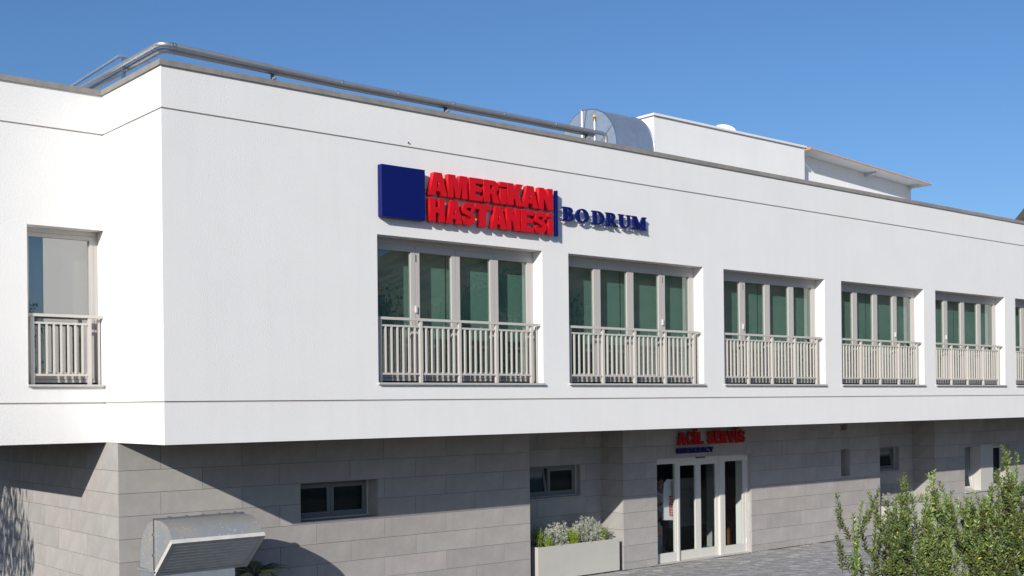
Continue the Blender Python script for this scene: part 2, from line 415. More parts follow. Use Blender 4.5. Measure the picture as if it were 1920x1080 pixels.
def cut(rects, h):
    out = []
    for (a, b, c, d) in rects:
        if h[1] <= a or h[0] >= b or h[3] <= c or h[2] >= d: out.append((a, b, c, d)); continue
        if h[0] > a: out.append((a, h[0], c, d))
        if h[1] < b: out.append((h[1], b, c, d))
        a2, b2 = max(a, h[0]), min(b, h[1])
        if h[2] > c: out.append((a2, b2, c, h[2]))
        if h[3] < d: out.append((a2, b2, h[3], d))
    return [r for r in out if r[1] - r[0] > .015 and r[3] - r[2] > .015]
G = .0035
def panels(a0, a1, holes, mp, even, odd, step=1.355, flush=0.0, th=.024):
    for k, (zt, zb) in enumerate(zip(ROWS, ROWS[1:])):
        o = even if k % 2 == 0 else odd
        js = [a0]; x = o - math.ceil((o - a0) / step) * step
        while x < a1 - .1:
            if x > a0 + .1: js.append(x + R.uniform(-.01, .01))
            x += step
        js.append(a1)
        rs = [(p, q, zb, zt) for p, q in zip(js, js[1:])]
        for h in holes: rs = cut(rs, h)
        for (p, q, z0, z1) in rs:
            mb = MB(); f = R.uniform(-.0012, .0012)
            e0 = 0 if abs(p - a0) < 1e-6 else G; e1 = 0 if abs(q - a1) < 1e-6 else G
            P = [mp(p + e0, z0 + G, f), mp(q - e1, z1 - G * .6, th)]
            lo = [min(u, v) for u, v in zip(*P)]; hi = [max(u, v) for u, v in zip(*P)]
            mb.box(*lo, *hi)
            mb.build('stone_panel', STONE, bld, origin=tuple((u + v) / 2 for u, v in zip(lo, hi)))
panels(RX, X1, [HOLE1], mpy(S1), .68, 1.35)
panels(S1 + .026, 8.6, [], mpx(RX), 4.22, 4.88, step=1.26)
panels(X1 - .4, X2, [HOLER], mpy(RY), 8.95, 9.6)
panels(S2 + .026, RY - .002, [], lambda a, z, d: (X2 + d, a, z), 0, 0, step=50)
panels(X2, X3, [HOLED, HOLES_, HOLEV], mpy(S2), 11.45, 12.1)
panels(X3 - .4, X4, [HOLER2], mpy(RY), 21.1, 21.8)
panels(S3 + .026, RY - .002, [], lambda a, z, d: (X4 + d, a, z), 0, 0, step=50)
panels(X4, 31.0, [HOLEN], mpy(S3), 24.2, 23.5)
# stone linings of the small openings
def lining(h, y, dep, m=STONE):
    for q in ((h[1], y + .026, h[2], h[1] + .018, y + dep, h[3]), (h[0] - .018, y + .026, h[2], h[0], y + dep, h[3]),
              (h[0], y + .026, h[3], h[1], y + dep, h[3] + .018), (h[0], y - .004, h[2] - .018, h[1], y + dep, h[2])):
        MB().box(*q).build('reveal_panel', m, bld, origin=((q[0] + q[3]) / 2, (q[1] + q[4]) / 2, (q[2] + q[5]) / 2))
for q in ((HOLED[1] + .0005, S2 + .026, GZ, HOLED[1] + .0185, S2 + .0995, HOLED[3]), (HOLED[0] - .0185, S2 + .026, GZ, HOLED[0] - .0005, S2 + .0995, HOLED[3])):
    MB().box(*q).build('reveal_panel', STONE, bld, origin=((q[0] + q[3]) / 2, (q[1] + q[4]) / 2, -1.8))
lining(HOLE1, S1, .40); lining(HOLER, RY, .40); lining(HOLES_, S2, .40); lining(HOLER2, RY, .40); lining(HOLEV, S2, .3)

# ---- upper windows
def rect_frame(mb, x0, x1, z0, z1, y0, y1, wl, wr, wb, wt):
    mb.box(x0, y0, z0, x0 + wl, y1, z1); mb.box(x1 - wr, y0, z0, x1, y1, z1)
    mb.box(x0 + wl, y0, z0, x1 - wr, y1, z0 + wb); mb.box(x0 + wl, y0, z1 - wt, x1 - wr, y1, z1)

def railing(x0, x1, y, nbay, nbal):
    zt = 1.915
    mb = MB(); mb.box(x0 + .003, y - .032, zt - .042, x1 - .003, y + .032, zt)
    bal = mb.build('balustrade', RAIL, bld, origin=((x0 + x1) / 2, y, WB))
    px = [x0 + .085 + (x1 - .20 - x0 - .085) * k / nbay for k in range(nbay + 1)]
    for k, p in enumerate(px):
        MB().box(p - .025, y - .025, WB + .002, p + .025, y + .025, zt - .043).build('post', RAIL, bal, origin=(p, y, WB))
    r = MB().box(x1 - .055, y + .04, WB + .002, x1 - .02, y + .075, zt - .05).build('post', RAIL, bal, origin=(x1 - .04, y + .05, WB))
    sp = None; me = None
    for a, b in zip(px, px[1:]):
        MB().box(a + .026, y - .013, 1.765, b - .026, y + .014, 1.795).build('rail', RAIL, bal, origin=((a + b) / 2, y, 1.78))
        MB().box(a + .026, y - .013, 1.0, b - .026, y + .014, 1.03).build('rail', RAIL, bal, origin=((a + b) / 2, y, 1.0))
        for k in range(nbal):
            x = a + (b - a) * (k + 1) / (nbal + 1)
            if me is None:
                me = MB().box(-.013, -.013, 0, .013, .013, .733).mesh('baluster', RAIL)
            link('baluster', me, bal, (x, y, 1.031))
    return bal

def big_window(x0, x1, idx):
    yf = .245
    fr = MB(); rect_frame(fr, x0 + .002, x1 - .002, WB + .03, WT - .002, yf, yf + .07, .06, .062, .05, .09)
    fr.box(x0 + .003, yf + .004, WT - .1, x1 - .003, yf + .03, WT - .091)
    wn = fr.build('window', FRAME, bld, origin=((x0 + x1) / 2, yf, WB))
    MB().box(x0 - .012, -.05, WB - .032, x1 + .012, RD, WB).build('sill', SILLM, wn, origin=((x0 + x1) / 2, 0, WB))
    a, b = x0 + .063, x1 - .065; sw = (b - a) / 4
    for k in range(4):
        p, q = a + sw * k + .004, a + sw * (k + 1) - .004
        s = MB(); rect_frame(s, p, q, WB + .085, WT - .096, yf - .005, yf + .062, .083, .083, .10, .098)
        s.build('sash', FRAME, wn, origin=((p + q) / 2, yf, WB))
        MB().box(p + .08, yf + .03, WB + .18, q - .08, yf + .038, WT - .19).build('glass_pane', GLASS, wn, origin=((p + q) / 2, yf, WB))
        if k < 3:
            MB().box(q + .001, yf + .01, WB + .085, q + .007, yf + .06, WT - .096).build('seal', SEAL, wn, origin=(q, yf, WB))
    hs = a + sw * (1 if idx in (0, 2, 4) else 3)
    hb = MB(); hb.box(hs - .012, yf - .04, 2.02, hs + .012, yf - .006, 2.13); hb.build('handle', HANDLE, wn, origin=(hs, yf, 2.05))
    hb = MB(); hb.box(hs - .006, yf - .02, 2.86, hs + .006, yf - .006, 2.97); hb.build('hinge', STEEL, wn, origin=(hs, yf, 2.9))
    cut_ = x0 + (x1 - x0) * .487
    for p, q in ((x0 + .01, cut_ - .012), (cut_ + .012, x1 - .01)):
        MB().box(p, .468, WB + .05, q, .47, WT).build('blind', BLIND, wn, origin=((p + q) / 2, .47, WB))
    railing(x0, x1, .085, 4, 6)
for i, (a, b) in enumerate(WIN): big_window(a, b, i)
# upper floor interior behind the blinds
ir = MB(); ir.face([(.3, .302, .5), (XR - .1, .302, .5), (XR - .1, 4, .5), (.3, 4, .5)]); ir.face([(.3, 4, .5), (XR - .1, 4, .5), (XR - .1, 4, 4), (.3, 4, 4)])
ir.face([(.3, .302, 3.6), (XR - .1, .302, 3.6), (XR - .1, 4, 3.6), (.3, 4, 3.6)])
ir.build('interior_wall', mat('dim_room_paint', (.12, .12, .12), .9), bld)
# the single window on the set-back face at left
yf = D + .245; x0, x1 = LW[0], LW[1]
fr = MB(); rect_frame(fr, x0 + .002, x1 - .002, WB + .03, WT - .002, yf, yf + .07, .04, .062, .05, .07)
wn = fr.build('window', FRAME, bld, origin=((x0 + x1) / 2, yf, WB))
MB().box(x0 - .012, D - .05, WB - .032, x1 - .004, D + RD, WB).build('sill', SILLM, wn, origin=(x0, D, WB))
s = MB(); rect_frame(s, x0 + .044, x1 - .066, WB + .085, WT - .076, yf - .005, yf + .062, .055, .065, .10, .06); s.build('sash', FRAME, wn, origin=(x0, yf, WB))
MB().box(x0 + .09, yf + .03, WB + .18, x1 - .125, yf + .038, WT - .13).build('glass_pane', GLASSL, wn, origin=(x0, yf, WB))
MB().box(x0 + .02, D + .48, WB + .05, x1 + .3, D + .482, WT).build('blind', BLINDL, wn, origin=(x0, yf, WB))
railing(x0, x1, D + .085, 1, 7)

# ---- small windows of the stone storey
def small_window(h, y, lights, tilt=(), fm=None):
    fm = fm or FRAMED
    x0, x1, z0, z1 = h
    e = MB(); rect_frame(e, x0 + .003, x1 - .003, z0 + .003, z1 - .003, y, y + .06, .045, .045, .045, .05)
    wn = e.build('window', fm, bld, origin=((x0 + x1) / 2, y, z0))
    tr = MB(); tr.box(x1 - .03, y - .03, z0 + .003, x1 - .004, y - .002, z1 - .003); tr.box(x0 + .004, y - .03, z0 + .003, x1 - .031, y - .002, z0 + .028)
    tr.build('trim', FRAME, wn, origin=(x1, y, z0))
    w_ = (x1 - x0 - .09) / lights
    for k in range(lights):
        p, q = x0 + .045 + w_ * k + .003, x0 + .045 + w_ * (k + 1) - .003
        s = MB(); rect_frame(s, p, q, z0 + .05, z1 - .055, y - .012, y + .04, .065, .065, .07, .06)
        g = MB(); g.box(p + .06, y + .01, z0 + .115, q - .06, y + .018, z1 - .11)
        if k in tilt:
            M4 = Matrix.Translation((0, y, z0 + .05)) @ Matrix.Rotation(radians(-10), 4, 'X') @ Matrix.Translation((0, -y, -z0 - .05))
            for b in (s, g): b.v = [tuple(M4 @ Vector(v)) for v in b.v]
        MB().box(p + .05, y + .075, z0 + .06, q - .05, y + .078, z1 - .06).build('added_grey_panel', SCREEN, wn, origin=((p + q) / 2, y, z0))  # plain grey panel added behind the glass so it looks less black
        s.build('sash', fm, wn, origin=((p + q) / 2, y, z0)); g.build('glass_pane', SGLASS, wn, origin=((p + q) / 2, y, z0))
    return wn
small_window(HOLE1, S1 + .33, 2)
small_window((HOLER[0], HOLER[1] - .0, HOLER[2], HOLER[3]), RY + .14, 2, tilt=(0,))
small_window(HOLES_, S2 + .30, 1)
small_window(HOLER2, RY + .16, 2, tilt=(1,))
bx = MB()
for k in range(4): bx.box(HOLEV[0] + .02, S2 + .06, HOLEV[2] + .015 + k * .04, HOLEV[1] - .02, S2 + .1, HOLEV[2] + .03 + k * .04)
bx.build('air_grille', FRAME, bld, origin=(18.66, S2, -.2))
DP0 = mat('niche_frame_paint', (.55, .54, .51), .5)
# niche with two tall windows and a white pier
NX = (25.345, 26.05)
MB().box(NX[0], S3 - .003, HOLEN[2] + .002, NX[1], S3 + .40, HOLEN[3] + .012).build('white_pier', mat('pier_paint', (.50, .49, .465), .7), bld, origin=(25.7, S3, -2))
MB().box(HOLEN[0] - .018, S3 - .035, HOLEN[2] - .03, HOLEN[1] + .018, S3 + .41, HOLEN[2]).build('sill', SILLM, bld, origin=(25.7, S3, -2.1))
MB().box(HOLEN[0], S3 + .026, HOLEN[3] + .001, HOLEN[1], S3 + .4, HOLEN[3] + .018).build('reveal_panel', STONE, bld, origin=(25.7, S3, -.8))
MB().box(HOLEN[1], S3 + .026, HOLEN[2], HOLEN[1] + .018, S3 + .4, HOLEN[3]).build('reveal_panel', STONE, bld, origin=(27, S3, -1))
small_window((HOLEN[0] - .01, NX[0] - .004, HOLEN[2], HOLEN[3]), S3 + .24, 1, tilt=(0,), fm=DP0)
small_window((NX[1] + .004, HOLEN[1] - .004, HOLEN[2], HOLEN[3]), S3 + .24, 1, fm=DP0)

# ---- entrance: fixed side light, two sliding leaves, hinged side door
DP = mat('door_frame_paint', (.62, .605, .57), .45)
yd = S2 + .10; dx0, dx1, dz0, dz1 = HOLED
f = MB()
f.box(dx1 - .075, yd, GZ, dx1 + .015, yd + .12, dz1); f.box(dx0 - .015, yd, GZ, dx0 + .004, yd + .1, dz1)
f.box(12.56, yd, GZ, 12.615, yd + .14, dz1); f.box(13.985, yd - .002, GZ, 14.08, yd + .14, dz1)
f.box(dx0 + .004, yd, dz1 - .06, 12.56, yd + .1, dz1); f.box(12.615, yd + .012, dz1 - .095, 13.985, yd + .14, dz1); f.box(14.08, yd, dz1 - .05, dx1 - .075, yd + .1, dz1)
f.box(dx0 - .015, yd + .001, dz1, dx1 + .015, yd + .08, dz1 + .02)
ent = f.build('entrance_door', DP, bld, origin=(13.4, yd, GZ))
def leaf(x0, x1, y, ws, wt, wb, top, nm):
    s = MB(); rect_frame(s, x0, x1, GZ + .015, top, y, y + .05, ws, ws, wb, wt)
    s.build(nm, DP, ent, origin=((x0 + x1) / 2, y, GZ))
    MB().box(x0 + ws - .005, y + .02, GZ + .015 + wb - .005, x1 - ws + .005, y + .028, top - wt + .005).build('glass_pane', DGLASS, ent, origin=((x0 + x1) / 2, y, GZ))
leaf(dx0 + .006, 12.558, yd + .02, .05, .06, .20, dz1 - .062, 'side_light')
leaf(12.617, 13.297, yd + .055, .085, .08, .20, dz1 - .10, 'sliding_leaf')
leaf(13.303, 13.983, yd + .055, .085, .08, .20, dz1 - .10, 'sliding_leaf')
leaf(14.082, dx1 - .078, yd + .01, .085, .09, .19, dz1 - .052, 'side_door')
MB().box(13.17, yd - .05, dz1 - .028, 13.43, yd + .011, dz1 + .012).build('motion_sensor', SEAL, ent, origin=(13.3, yd, dz1))
for z in (-.85, -1.6, -2.75):
    MB().box(dx1 - .079, yd - .018, z, dx1 - .055, yd - .001, z + .10).build('hinge', WHITE, ent, origin=(dx1, yd, z))
MB().box(dx0, S2 - .02, GZ + .001, dx1, yd + .2, GZ + .012).build('threshold', SILLM, ent, origin=(13.4, yd, GZ))

# ---- entrance hall behind the glass
ih = MB(); a0, a1, b0, b1 = 11.0, 17.6, S2 + .44, 7.2
ih.face([(a0, b0, -.25), (a1, b0, -.25), (a1, b1, -.25), (a0, b1, -.25)]); ih.face([(a0, b1, GZ), (a1, b1, GZ), (a1, b1, -.25), (a0, b1, -.25)])
ih.face([(a0, b0, GZ), (a0, b1, GZ), (a0, b1, -.25), (a0, b0, -.25)]); ih.face([(a1, b0, GZ), (a1, b1, GZ), (a1, b1, -.25), (a1, b0, -.25)])
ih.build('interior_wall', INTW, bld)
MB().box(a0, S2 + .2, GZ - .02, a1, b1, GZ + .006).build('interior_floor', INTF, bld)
MB().box(15.06, 2.9, GZ + .007, 15.34, 3.2, -.26).build('interior_column', INTWH, bld, origin=(15.2, 3, GZ))
MB().box(14.975, S2 + .23, GZ + .007, 15.02, 2.24, -.4).build('interior_pier', WHITE, bld, origin=(15, 2.3, GZ))
idr = MB().box(15.62, 3.0, GZ + .007, 16.10, 3.045, -.45).build('inner_door', WOOD, bld, origin=(15.9, 3, GZ))
hb = MB(); hb.box(15.80, 2.965, -1.93, 15.93, 2.985, -1.90); hb.box(15.80, 2.98, -1.95, 15.825, 3.0, -1.88); hb.build('handle', STEEL, idr, origin=(15.85, 2.98, -1.9))
hb = MB(); hb.box(15.80, 2.99, -2.06, 15.83, 3.0, -2.03); hb.build('lock', STEEL, idr, origin=(15.85, 2.98, -2))

# ------------------------------------------------------------------ lettering
def spl(pts, n=6, closed=False):
    out = []; N = len(pts)
    rng = range(N) if closed else range(N - 1)
    for i in rng:
        p0 = pts[(i - 1) % N] if closed or i > 0 else pts[0]; p1 = pts[i % N]; p2 = pts[(i + 1) % N]
        p3 = pts[(i + 2) % N] if closed or i + 2 < N else pts[-1]
        for k in range(n):
            t = k / n
            out.append(tuple(.5 * ((2 * b) + (-a + c) * t + (2 * a - 5 * b + 4 * c - d) * t * t + (-a + 3 * b - 3 * c + d) * t ** 3) for a, b, c, d in zip(p0, p1, p2, p3)))
    if not closed: out.append(pts[-1])
    return out
def stroke(path, wd):
    P = spl(path, 5); Lf = []; Rg = []
    for i, p in enumerate(P):
        a = P[max(i - 1, 0)]; b = P[min(i + 1, len(P) - 1)]
        dx, dy = b[0] - a[0], b[1] - a[1]; l = math.hypot(dx, dy) or 1
        wv = wd(i / (len(P) - 1)) if callable(wd) else wd
        Lf.append((p[0] - dy / l * wv / 2, p[1] + dx / l * wv / 2)); Rg.append((p[0] + dy / l * wv / 2, p[1] - dx / l * wv / 2))
    return Lf + Rg[::-1]
def ell(cx, cy, rx, ry, n=28, a0=0, a1=360):
    return [(cx + rx * cos(radians(a0 + (a1 - a0) * k / n)), cy + ry * sin(radians(a0 + (a1 - a0) * k / n))) for k in range(n + (0 if a1 - a0 >= 360 else 1))]
Spath = [(.85, .66), (.79, .80), (.66, .875), (.5, .89), (.32, .855), (.175, .735), (.24, .60), (.5, .505), (.76, .41), (.825, .27), (.69, .145), (.5, .11), (.33, .13), (.2, .21), (.15, .35)]
SANS = {
 'A': [[(0, 0), (.29, 1), (.71, 1), (1, 0), (.67, 0), (.63, .19), (.37, .19), (.33, 0)], [(.425, .38), (.575, .38), (.5, .76)]],
 'M': [[(0, 0), (0, 1), (.37, 1), (.5, .46), (.63, 1), (1, 1), (1, 0), (.735, 0), (.735, .66), (.60, 0), (.40, 0), (.265, .66), (.265, 0)]],
 'E': [[(0, 0), (0, 1), (1, 1), (1, .77), (.45, .77), (.45, .62), (.93, .62), (.93, .40), (.45, .40), (.45, .23), (1, .23), (1, 0)]],
 'R': [[(0, 0), (0, 1), (.56, 1)] + ell(.58, .73, .36, .27, 10, 90, -62) + [(.80, .46), (1, 0), (.62, 0), (.48, .39), (.38, .39), (.38, 0)], [(.38, .60), (.38, .79)] + ell(.50, .695, .085, .095, 6, 90, -90)],
 'i': [[(0, 0), (0, .70), (1, .70), (1, 0)], [(0, .79), (0, 1), (1, 1), (1, .79)]],
 'I': [[(0, 0), (0, 1), (1, 1), (1, 0)], [(0, 1.09), (0, 1.27), (1, 1.27), (1, 1.09)]],
 'K': [[(0, 0), (0, 1), (.38, 1), (.38, .62), (.60, 1), (1, 1), (.69, .54), (1, 0), (.58, 0), (.44, .33), (.38, .25), (.38, 0)]],
 'N': [[(0, 0), (0, 1), (.37, 1), (.67, .46), (.67, 1), (1, 1), (1, 0), (.63, 0), (.33, .54), (.33, 0)]],
 'H': [[(0, 0), (0, 1), (.37, 1), (.37, .62), (.63, .62), (.63, 1), (1, 1), (1, 0), (.63, 0), (.63, .38), (.37, .38), (.37, 0)]],
 'T': [[(0, .77), (0, 1), (1, 1), (1, .77), (.69, .77), (.69, 0), (.31, 0), (.31, .77)]],
 'L': [[(0, 0), (0, 1), (.44, 1), (.44, .24), (1, .24), (1, 0)]],
 'V': [[(0, 1), (.36, 1), (.5, .42), (.64, 1), (1, 1), (.68, 0), (.32, 0)]],
 'Y': [[(0, 1), (.36, 1), (.5, .66), (.64, 1), (1, 1), (.68, .42), (.68, 0), (.32, 0), (.32, .42)]],
 'S': [stroke(Spath, .225)],
 'C': [stroke([(.86, .66), (.78, .83), (.52, .885), (.25, .82), (.14, .5), (.25, .18), (.52, .115), (.78, .17), (.86, .34)], .24)],
 'G': [stroke([(.86, .68), (.78, .84), (.52, .885), (.25, .82), (.14, .5), (.25, .18), (.52, .115), (.80, .18), (.86, .44)], .24) ],
 'B': [[(0, 0), (0, 1), (.55, 1)] + ell(.56, .75, .36, .25, 8, 88, -50) + ell(.58, .28, .40, .28, 10, 50, -90), [(.36, .60), (.36, .80), (.52, .80), (.60, .70), (.52, .60)], [(.36, .2), (.36, .41), (.54, .41), (.63, .3), (.54, .2)]],
 'D': [[(0, 0), (0, 1), (.5, 1)] + ell(.5, .5, .5, .5, 14, 88, -88) + [(.5, 0)], [(.36, .2), (.36, .8), (.46, .8)] + ell(.46, .5, .2, .3, 8, 80, -80) + [(.46, .2)]],
 'O': [ell(.5, .5, .5, .5), ell(.5, .5, .2, .27)],
 'U': [[(0, 1), (.36, 1), (.36, .32), (.5, .2), (.64, .32), (.64, 1), (1, 1), (1, .3), (.82, .04), (.5, 0), (.18, .04), (0, .3)]],
}
sb = .055
SERIF = {
 'B': [[(0, 0), (0, sb), (.13, .09), (.13, .91), (0, 1 - sb), (0, 1), (.52, 1)] + ell(.54, .765, .34, .235, 10, 88, -62) + ell(.55, .275, .43, .275, 12, 62, -90),
       [(.40, .56), (.40, .93), (.48, .93)] + ell(.47, .745, .16, .185, 8, 85, -85) + [(.46, .56)], [(.40, .07), (.40, .50), (.50, .50)] + ell(.49, .285, .22, .215, 8, 80, -80) + [(.50, .07)]],
 'O': [ell(.5, .5, .5, .52), ell(.5, .5, .26, .45)],
 'D': [[(0, 0), (0, sb), (.12, .09), (.12, .91), (0, 1 - sb), (0, 1), (.45, 1)] + ell(.46, .5, .54, .5, 16, 88, -88) + [(.45, 0)],
       [(.36, .07), (.36, .93), (.44, .93)] + ell(.44, .5, .30, .43, 12, 84, -84) + [(.44, .07)]],
 'R': [[(0, 0), (0, sb), (.10, .09), (.10, .91), (0, 1 - sb), (0, 1), (.46, 1)] + ell(.47, .735, .31, .265, 10, 88, -58) + [(.60, .48), (.90, .08), (1, sb), (1, 0), (.74, 0), (.42, .46), (.34, .46), (.34, .09), (.45, sb), (.45, 0)],
       [(.34, .54), (.34, .93), (.42, .93)] + ell(.41, .735, .15, .195, 8, 85, -85)],
 'U': [[(0, 1), (.44, 1), (.44, 1 - sb), (.34, .92), (.34, .30), (.40, .13), (.56, .07), (.70, .14), (.76, .32), (.76, .92), (.64, 1 - sb), (.64, 1), (1, 1), (1, 1 - sb), (.88, .92), (.88, .28), (.78, .07), (.52, -.02), (.24, .05), (.11, .28), (.11, .92), (0, 1 - sb)]],
 'M': [[(0, 0), (0, sb), (.08, .09), (.08, .91), (0, 1 - sb), (0, 1), (.27, 1), (.52, .36), (.74, 1), (1, 1), (1, 1 - sb), (.92, .91), (.92, .09), (1, sb), (1, 0), (.62, 0), (.62, sb), (.72, .09), (.72, .72), (.48, 0), (.42, 0), (.16, .74), (.16, .09), (.25, sb), (.25, 0)]],
}
def letter(parent, ch, font, x0, x1, z0, z1, yfront, dep, m, axis='y', name='letter', bevel=0.0, rot=None, fat=0.0):
    cu = bpy.data.curves.new('c', 'CURVE'); cu.dimensions = '2D'; cu.fill_mode = 'BOTH'; cu.extrude = dep / 2
    cu.offset = fat
    if bevel: cu.bevel_depth = bevel; cu.bevel_resolution = 1
    for poly in font[ch]:
        sp = cu.splines.new('POLY'); sp.points.add(len(poly) - 1); sp.use_cyclic_u = True
        for p, q in zip(sp.points, poly): p.co = ((q[0]) * (x1 - x0), q[1] * (z1 - z0), 0, 1)
    tmp = bpy.data.objects.new('tmp', cu); me = bpy.data.meshes.new_from_object(tmp); me.name = name
    bpy.data.objects.remove(tmp); bpy.data.curves.remove(cu)
    for v in me.vertices:
        x, y, z = v.co
        if rot == 'up': v.co = (-y, -z + dep / 2, x)         # reading upwards
        elif rot == 'down': v.co = (y, -z + dep / 2, -x)     # reading downwards
        else: v.co = (x, -z + dep / 2, y)
    me.materials.clear(); me.materials.append(m)
    return link(name, me, parent, (x0, yfront, z0))

HY = -.13
sign = thing('hospital_sign', 'large wall sign with navy square, red AMERİKAN HASTANESİ letters and blue BODRUM', 'sign', (3.54, HY, 3.46))
MB().box(3.54, HY, 3.468, 4.372, -.018, 4.284).build('square_panel', BLUE, sign)
Z0, Z1 = 3.903, 4.274
for ch, a, b in (('A', 4.455, 4.82), ('M', 4.842, 5.236), ('E', 5.289, 5.56), ('R', 5.592, 5.93), ('i', 5.945, 6.084), ('K', 6.106, 6.452), ('A', 6.445, 6.795), ('N', 6.822, 7.143)):
    letter(sign, ch, SANS, a, b, Z0, Z1, HY, .098, RED, bevel=.002)
Z0, Z1 = 3.480, 3.852
for ch, a, b in (('H', 4.469, 4.768), ('A', 4.808, 5.122), ('S', 5.122, 5.415), ('T', 5.405, 5.73), ('A', 5.752, 6.072), ('N', 6.085, 6.378), ('E', 6.409, 6.69), ('S', 6.705, 7.01), ('i', 7.035, 7.138)):
    letter(sign, ch, SANS, a, b, Z0, Z1, HY, .098, RED, bevel=.002)
MB().box(7.222, HY + .01, 3.462, 7.27, HY + .07, 4.265).build('divider_bar', BLUE, sign)
HB = -.105
for ch, a, b in (('B', 7.41, 7.68), ('O', 7.735, 8.045), ('D', 8.135, 8.44), ('R', 8.49, 8.79), ('U', 8.82, 9.146), ('M', 9.182, 9.557)):
    letter(sign, ch, SERIF, a, b, 3.762, 4.004, HB, .045, BLUE, bevel=.002)
for z in (4.21, 4.02, 3.79, 3.55):
    MB().box(4.372, HY + .10, z - .009, 7.19, HY + .118, z + .009).build('mounting_rail', WHITE, sign)
for z in (3.95, 3.815):
    MB().box(7.275, HB + .047, z - .007, 9.50, HB + .06, z + .007).build('mounting_rail', WHITE, sign)
pn = MB()
for x in (7.43, 7.89, 8.15, 8.5, 8.98, 9.2): pn.box(x - .008, HB + .05, 3.735, x + .008, .002, 3.751)
pn.build('fixing_pin', WHITE, sign)

es = thing('emergency_sign', 'red ACİL SERVİS letters over small navy EMERGENCY letters above the glass entrance', 'sign', (12.35, S2 - .06, -.6))
x = 12.38; EY = S2 - .08
for ch, wd in (('A', .30), ('C', .235), ('I', .105), ('L', .20), (' ', .10), ('S', .24), ('E', .205), ('R', .235), ('V', .26), ('I', .10), ('S', .25)):
    wd *= .95
    if ch != ' ': letter(es, ch, SANS, x, x + wd, -.42, -.15, EY, .03, RED_SHADED, fat=.003)
    x += wd + .018
x = 12.37
for ch, wd in zip('EMERGENCY', (.115, .15, .115, .125, .135, .115, .13, .13, .135)):
    letter(es, ch, SANS, x, x + wd - .005, -.605, -.49, EY, .04, BLUE); x += wd + .006

# poster standing behind the side light, rotated wording
ps = thing('white_poster', 'white poster with cut corner and rotated red and navy wording behind the left glass panel', 'poster', (12.5, 2.1, -2.09))
MB().prism([(12.315, -2.06), (12.69, -2.09), (12.83, -1.20), (12.47, -1.175), (12.36, -1.265)], lambda a, b, d: (a, d, b), 2.10, 2.112).build('sheet', mat('poster_paper', (.75, .77, .80), .6), ps)
z = -2.0
for ch, wd in zip('HASTANESi', (.058,) * 8 + (.028,)):
    letter(ps, ch, SANS, 12.655, 12.655 + wd * .88, z, z + .062, 2.098, .002, RED, rot='up'); z += wd
z = -1.99
for ch, wd in zip('AMERiKAN', (.06, .066, .058, .06, .03, .06, .06, .058)):
    letter(ps, ch, SANS, 12.585, 12.585 + wd * .88, z, z + .062, 2.098, .002, RED, rot='up'); z += wd
z = -1.50
for ch in 'BODRUM':
    letter(ps, ch, SERIF, 12.645, 12.645 + .04, z, z + .055, 2.098, .002, BLUE, rot='up'); z += .046
z = -1.5

# wheelchair sticker on the column
wc = thing('accessibility_sign', 'small navy square sign with white wheelchair pictogram on the inner column', 'sign', (15.2, 2.895, -1.33))
MB().box(15.16, 2.89, -1.33, 15.31, 2.899, -1.15).build('plate', BLUE, wc)
pc = MB()
fy = lambda a, b, d: (a, d, b)
pc.prism(ell(15.22, -1.182, .014, .014, 8), fy, 2.886, 2.8895); pc.prism([(15.21, -1.20), (15.225, -1.20), (15.232, -1.245), (15.262, -1.25), (15.275, -1.295), (15.262, -1.30), (15.25, -1.262), (15.215, -1.262)], fy, 2.886, 2.8895)
pc.prism(stroke([(15.2, -1.245), (15.19, -1.28), (15.21, -1.31), (15.24, -1.308), (15.255, -1.285)], .01), fy, 2.885, 2.8893)
pc.build('pictogram', WHITE, wc)

# reception desk
dk = thing('reception_desk', 'pale reception counter with round letter logo inside the entrance hall', 'counter', (15.2, 3.6, GZ))
CT = mat('counter_laminate', (.24, .235, .23), .4)
MB().box(14.2, 3.66, GZ + .007, 15.5, 4.3, -2.5).build('plinth', SEAL, dk)
MB().box(14.15, 3.6, -2.49, 15.55, 4.35, -1.60).build('front_panel', CT, dk)
lg = MB(); ring = ell(0, 0, .11, .11, 24); inn = ell(0, 0, .085, .085, 24)
for i in range(24):
    j = (i + 1) % 24
    lg.prism([ring[i], ring[j], inn[j], inn[i]], lambda a, b, d: (15.03 + a, d, -1.95 + b), 3.594, 3.599)
lg.build('logo_ring', JOINT, dk); letter(dk, 'B', SANS, 14.99, 15.07, -2.01, -1.89, 3.594, .004, JOINT, name='logo_letter')
MB().box(14.55, 3.7, -1.6, 15.35, 3.74, -1.33).build('screen_panel', mat('pale_screen', (.30, .33, .36), .5), dk)

# small grey device with orange bands
tr = thing('floor_machine', 'small grey machine with two orange bands on the floor behind the left glass panel', 'machine', (12.45, 2.5, GZ))
TM = mat('machine_grey_plastic', (.3, .31, .33), .5)
b = MB(); b.box(12.28, 2.36, GZ + .10, 12.58, 2.62, -2.23); b.prism([(12.30, -2.23), (12.56, -2.23), (12.52, -2.15), (12.34, -2.15)], fy, 2.38, 2.60); b.build('housing', TM, tr)
for z in (-2.34, -2.46): MB().box(12.27, 2.352, z, 12.585, 2.628, z + .035).build('band', mat('orange_red_plastic', (.75, .12, .03), .5), tr)
MB().tube([(12.34, 2.5, -2.16), (12.36, 2.5, -1.9), (12.42, 2.42, -1.82)], .018, 6).build('handle', WHITE, tr)
for xx in (12.33, 12.53):
    MB().tube([(xx, 2.38, GZ + .055), (xx, 2.60, GZ + .055)], .048, 10).build('wheel', SEAL, tr)

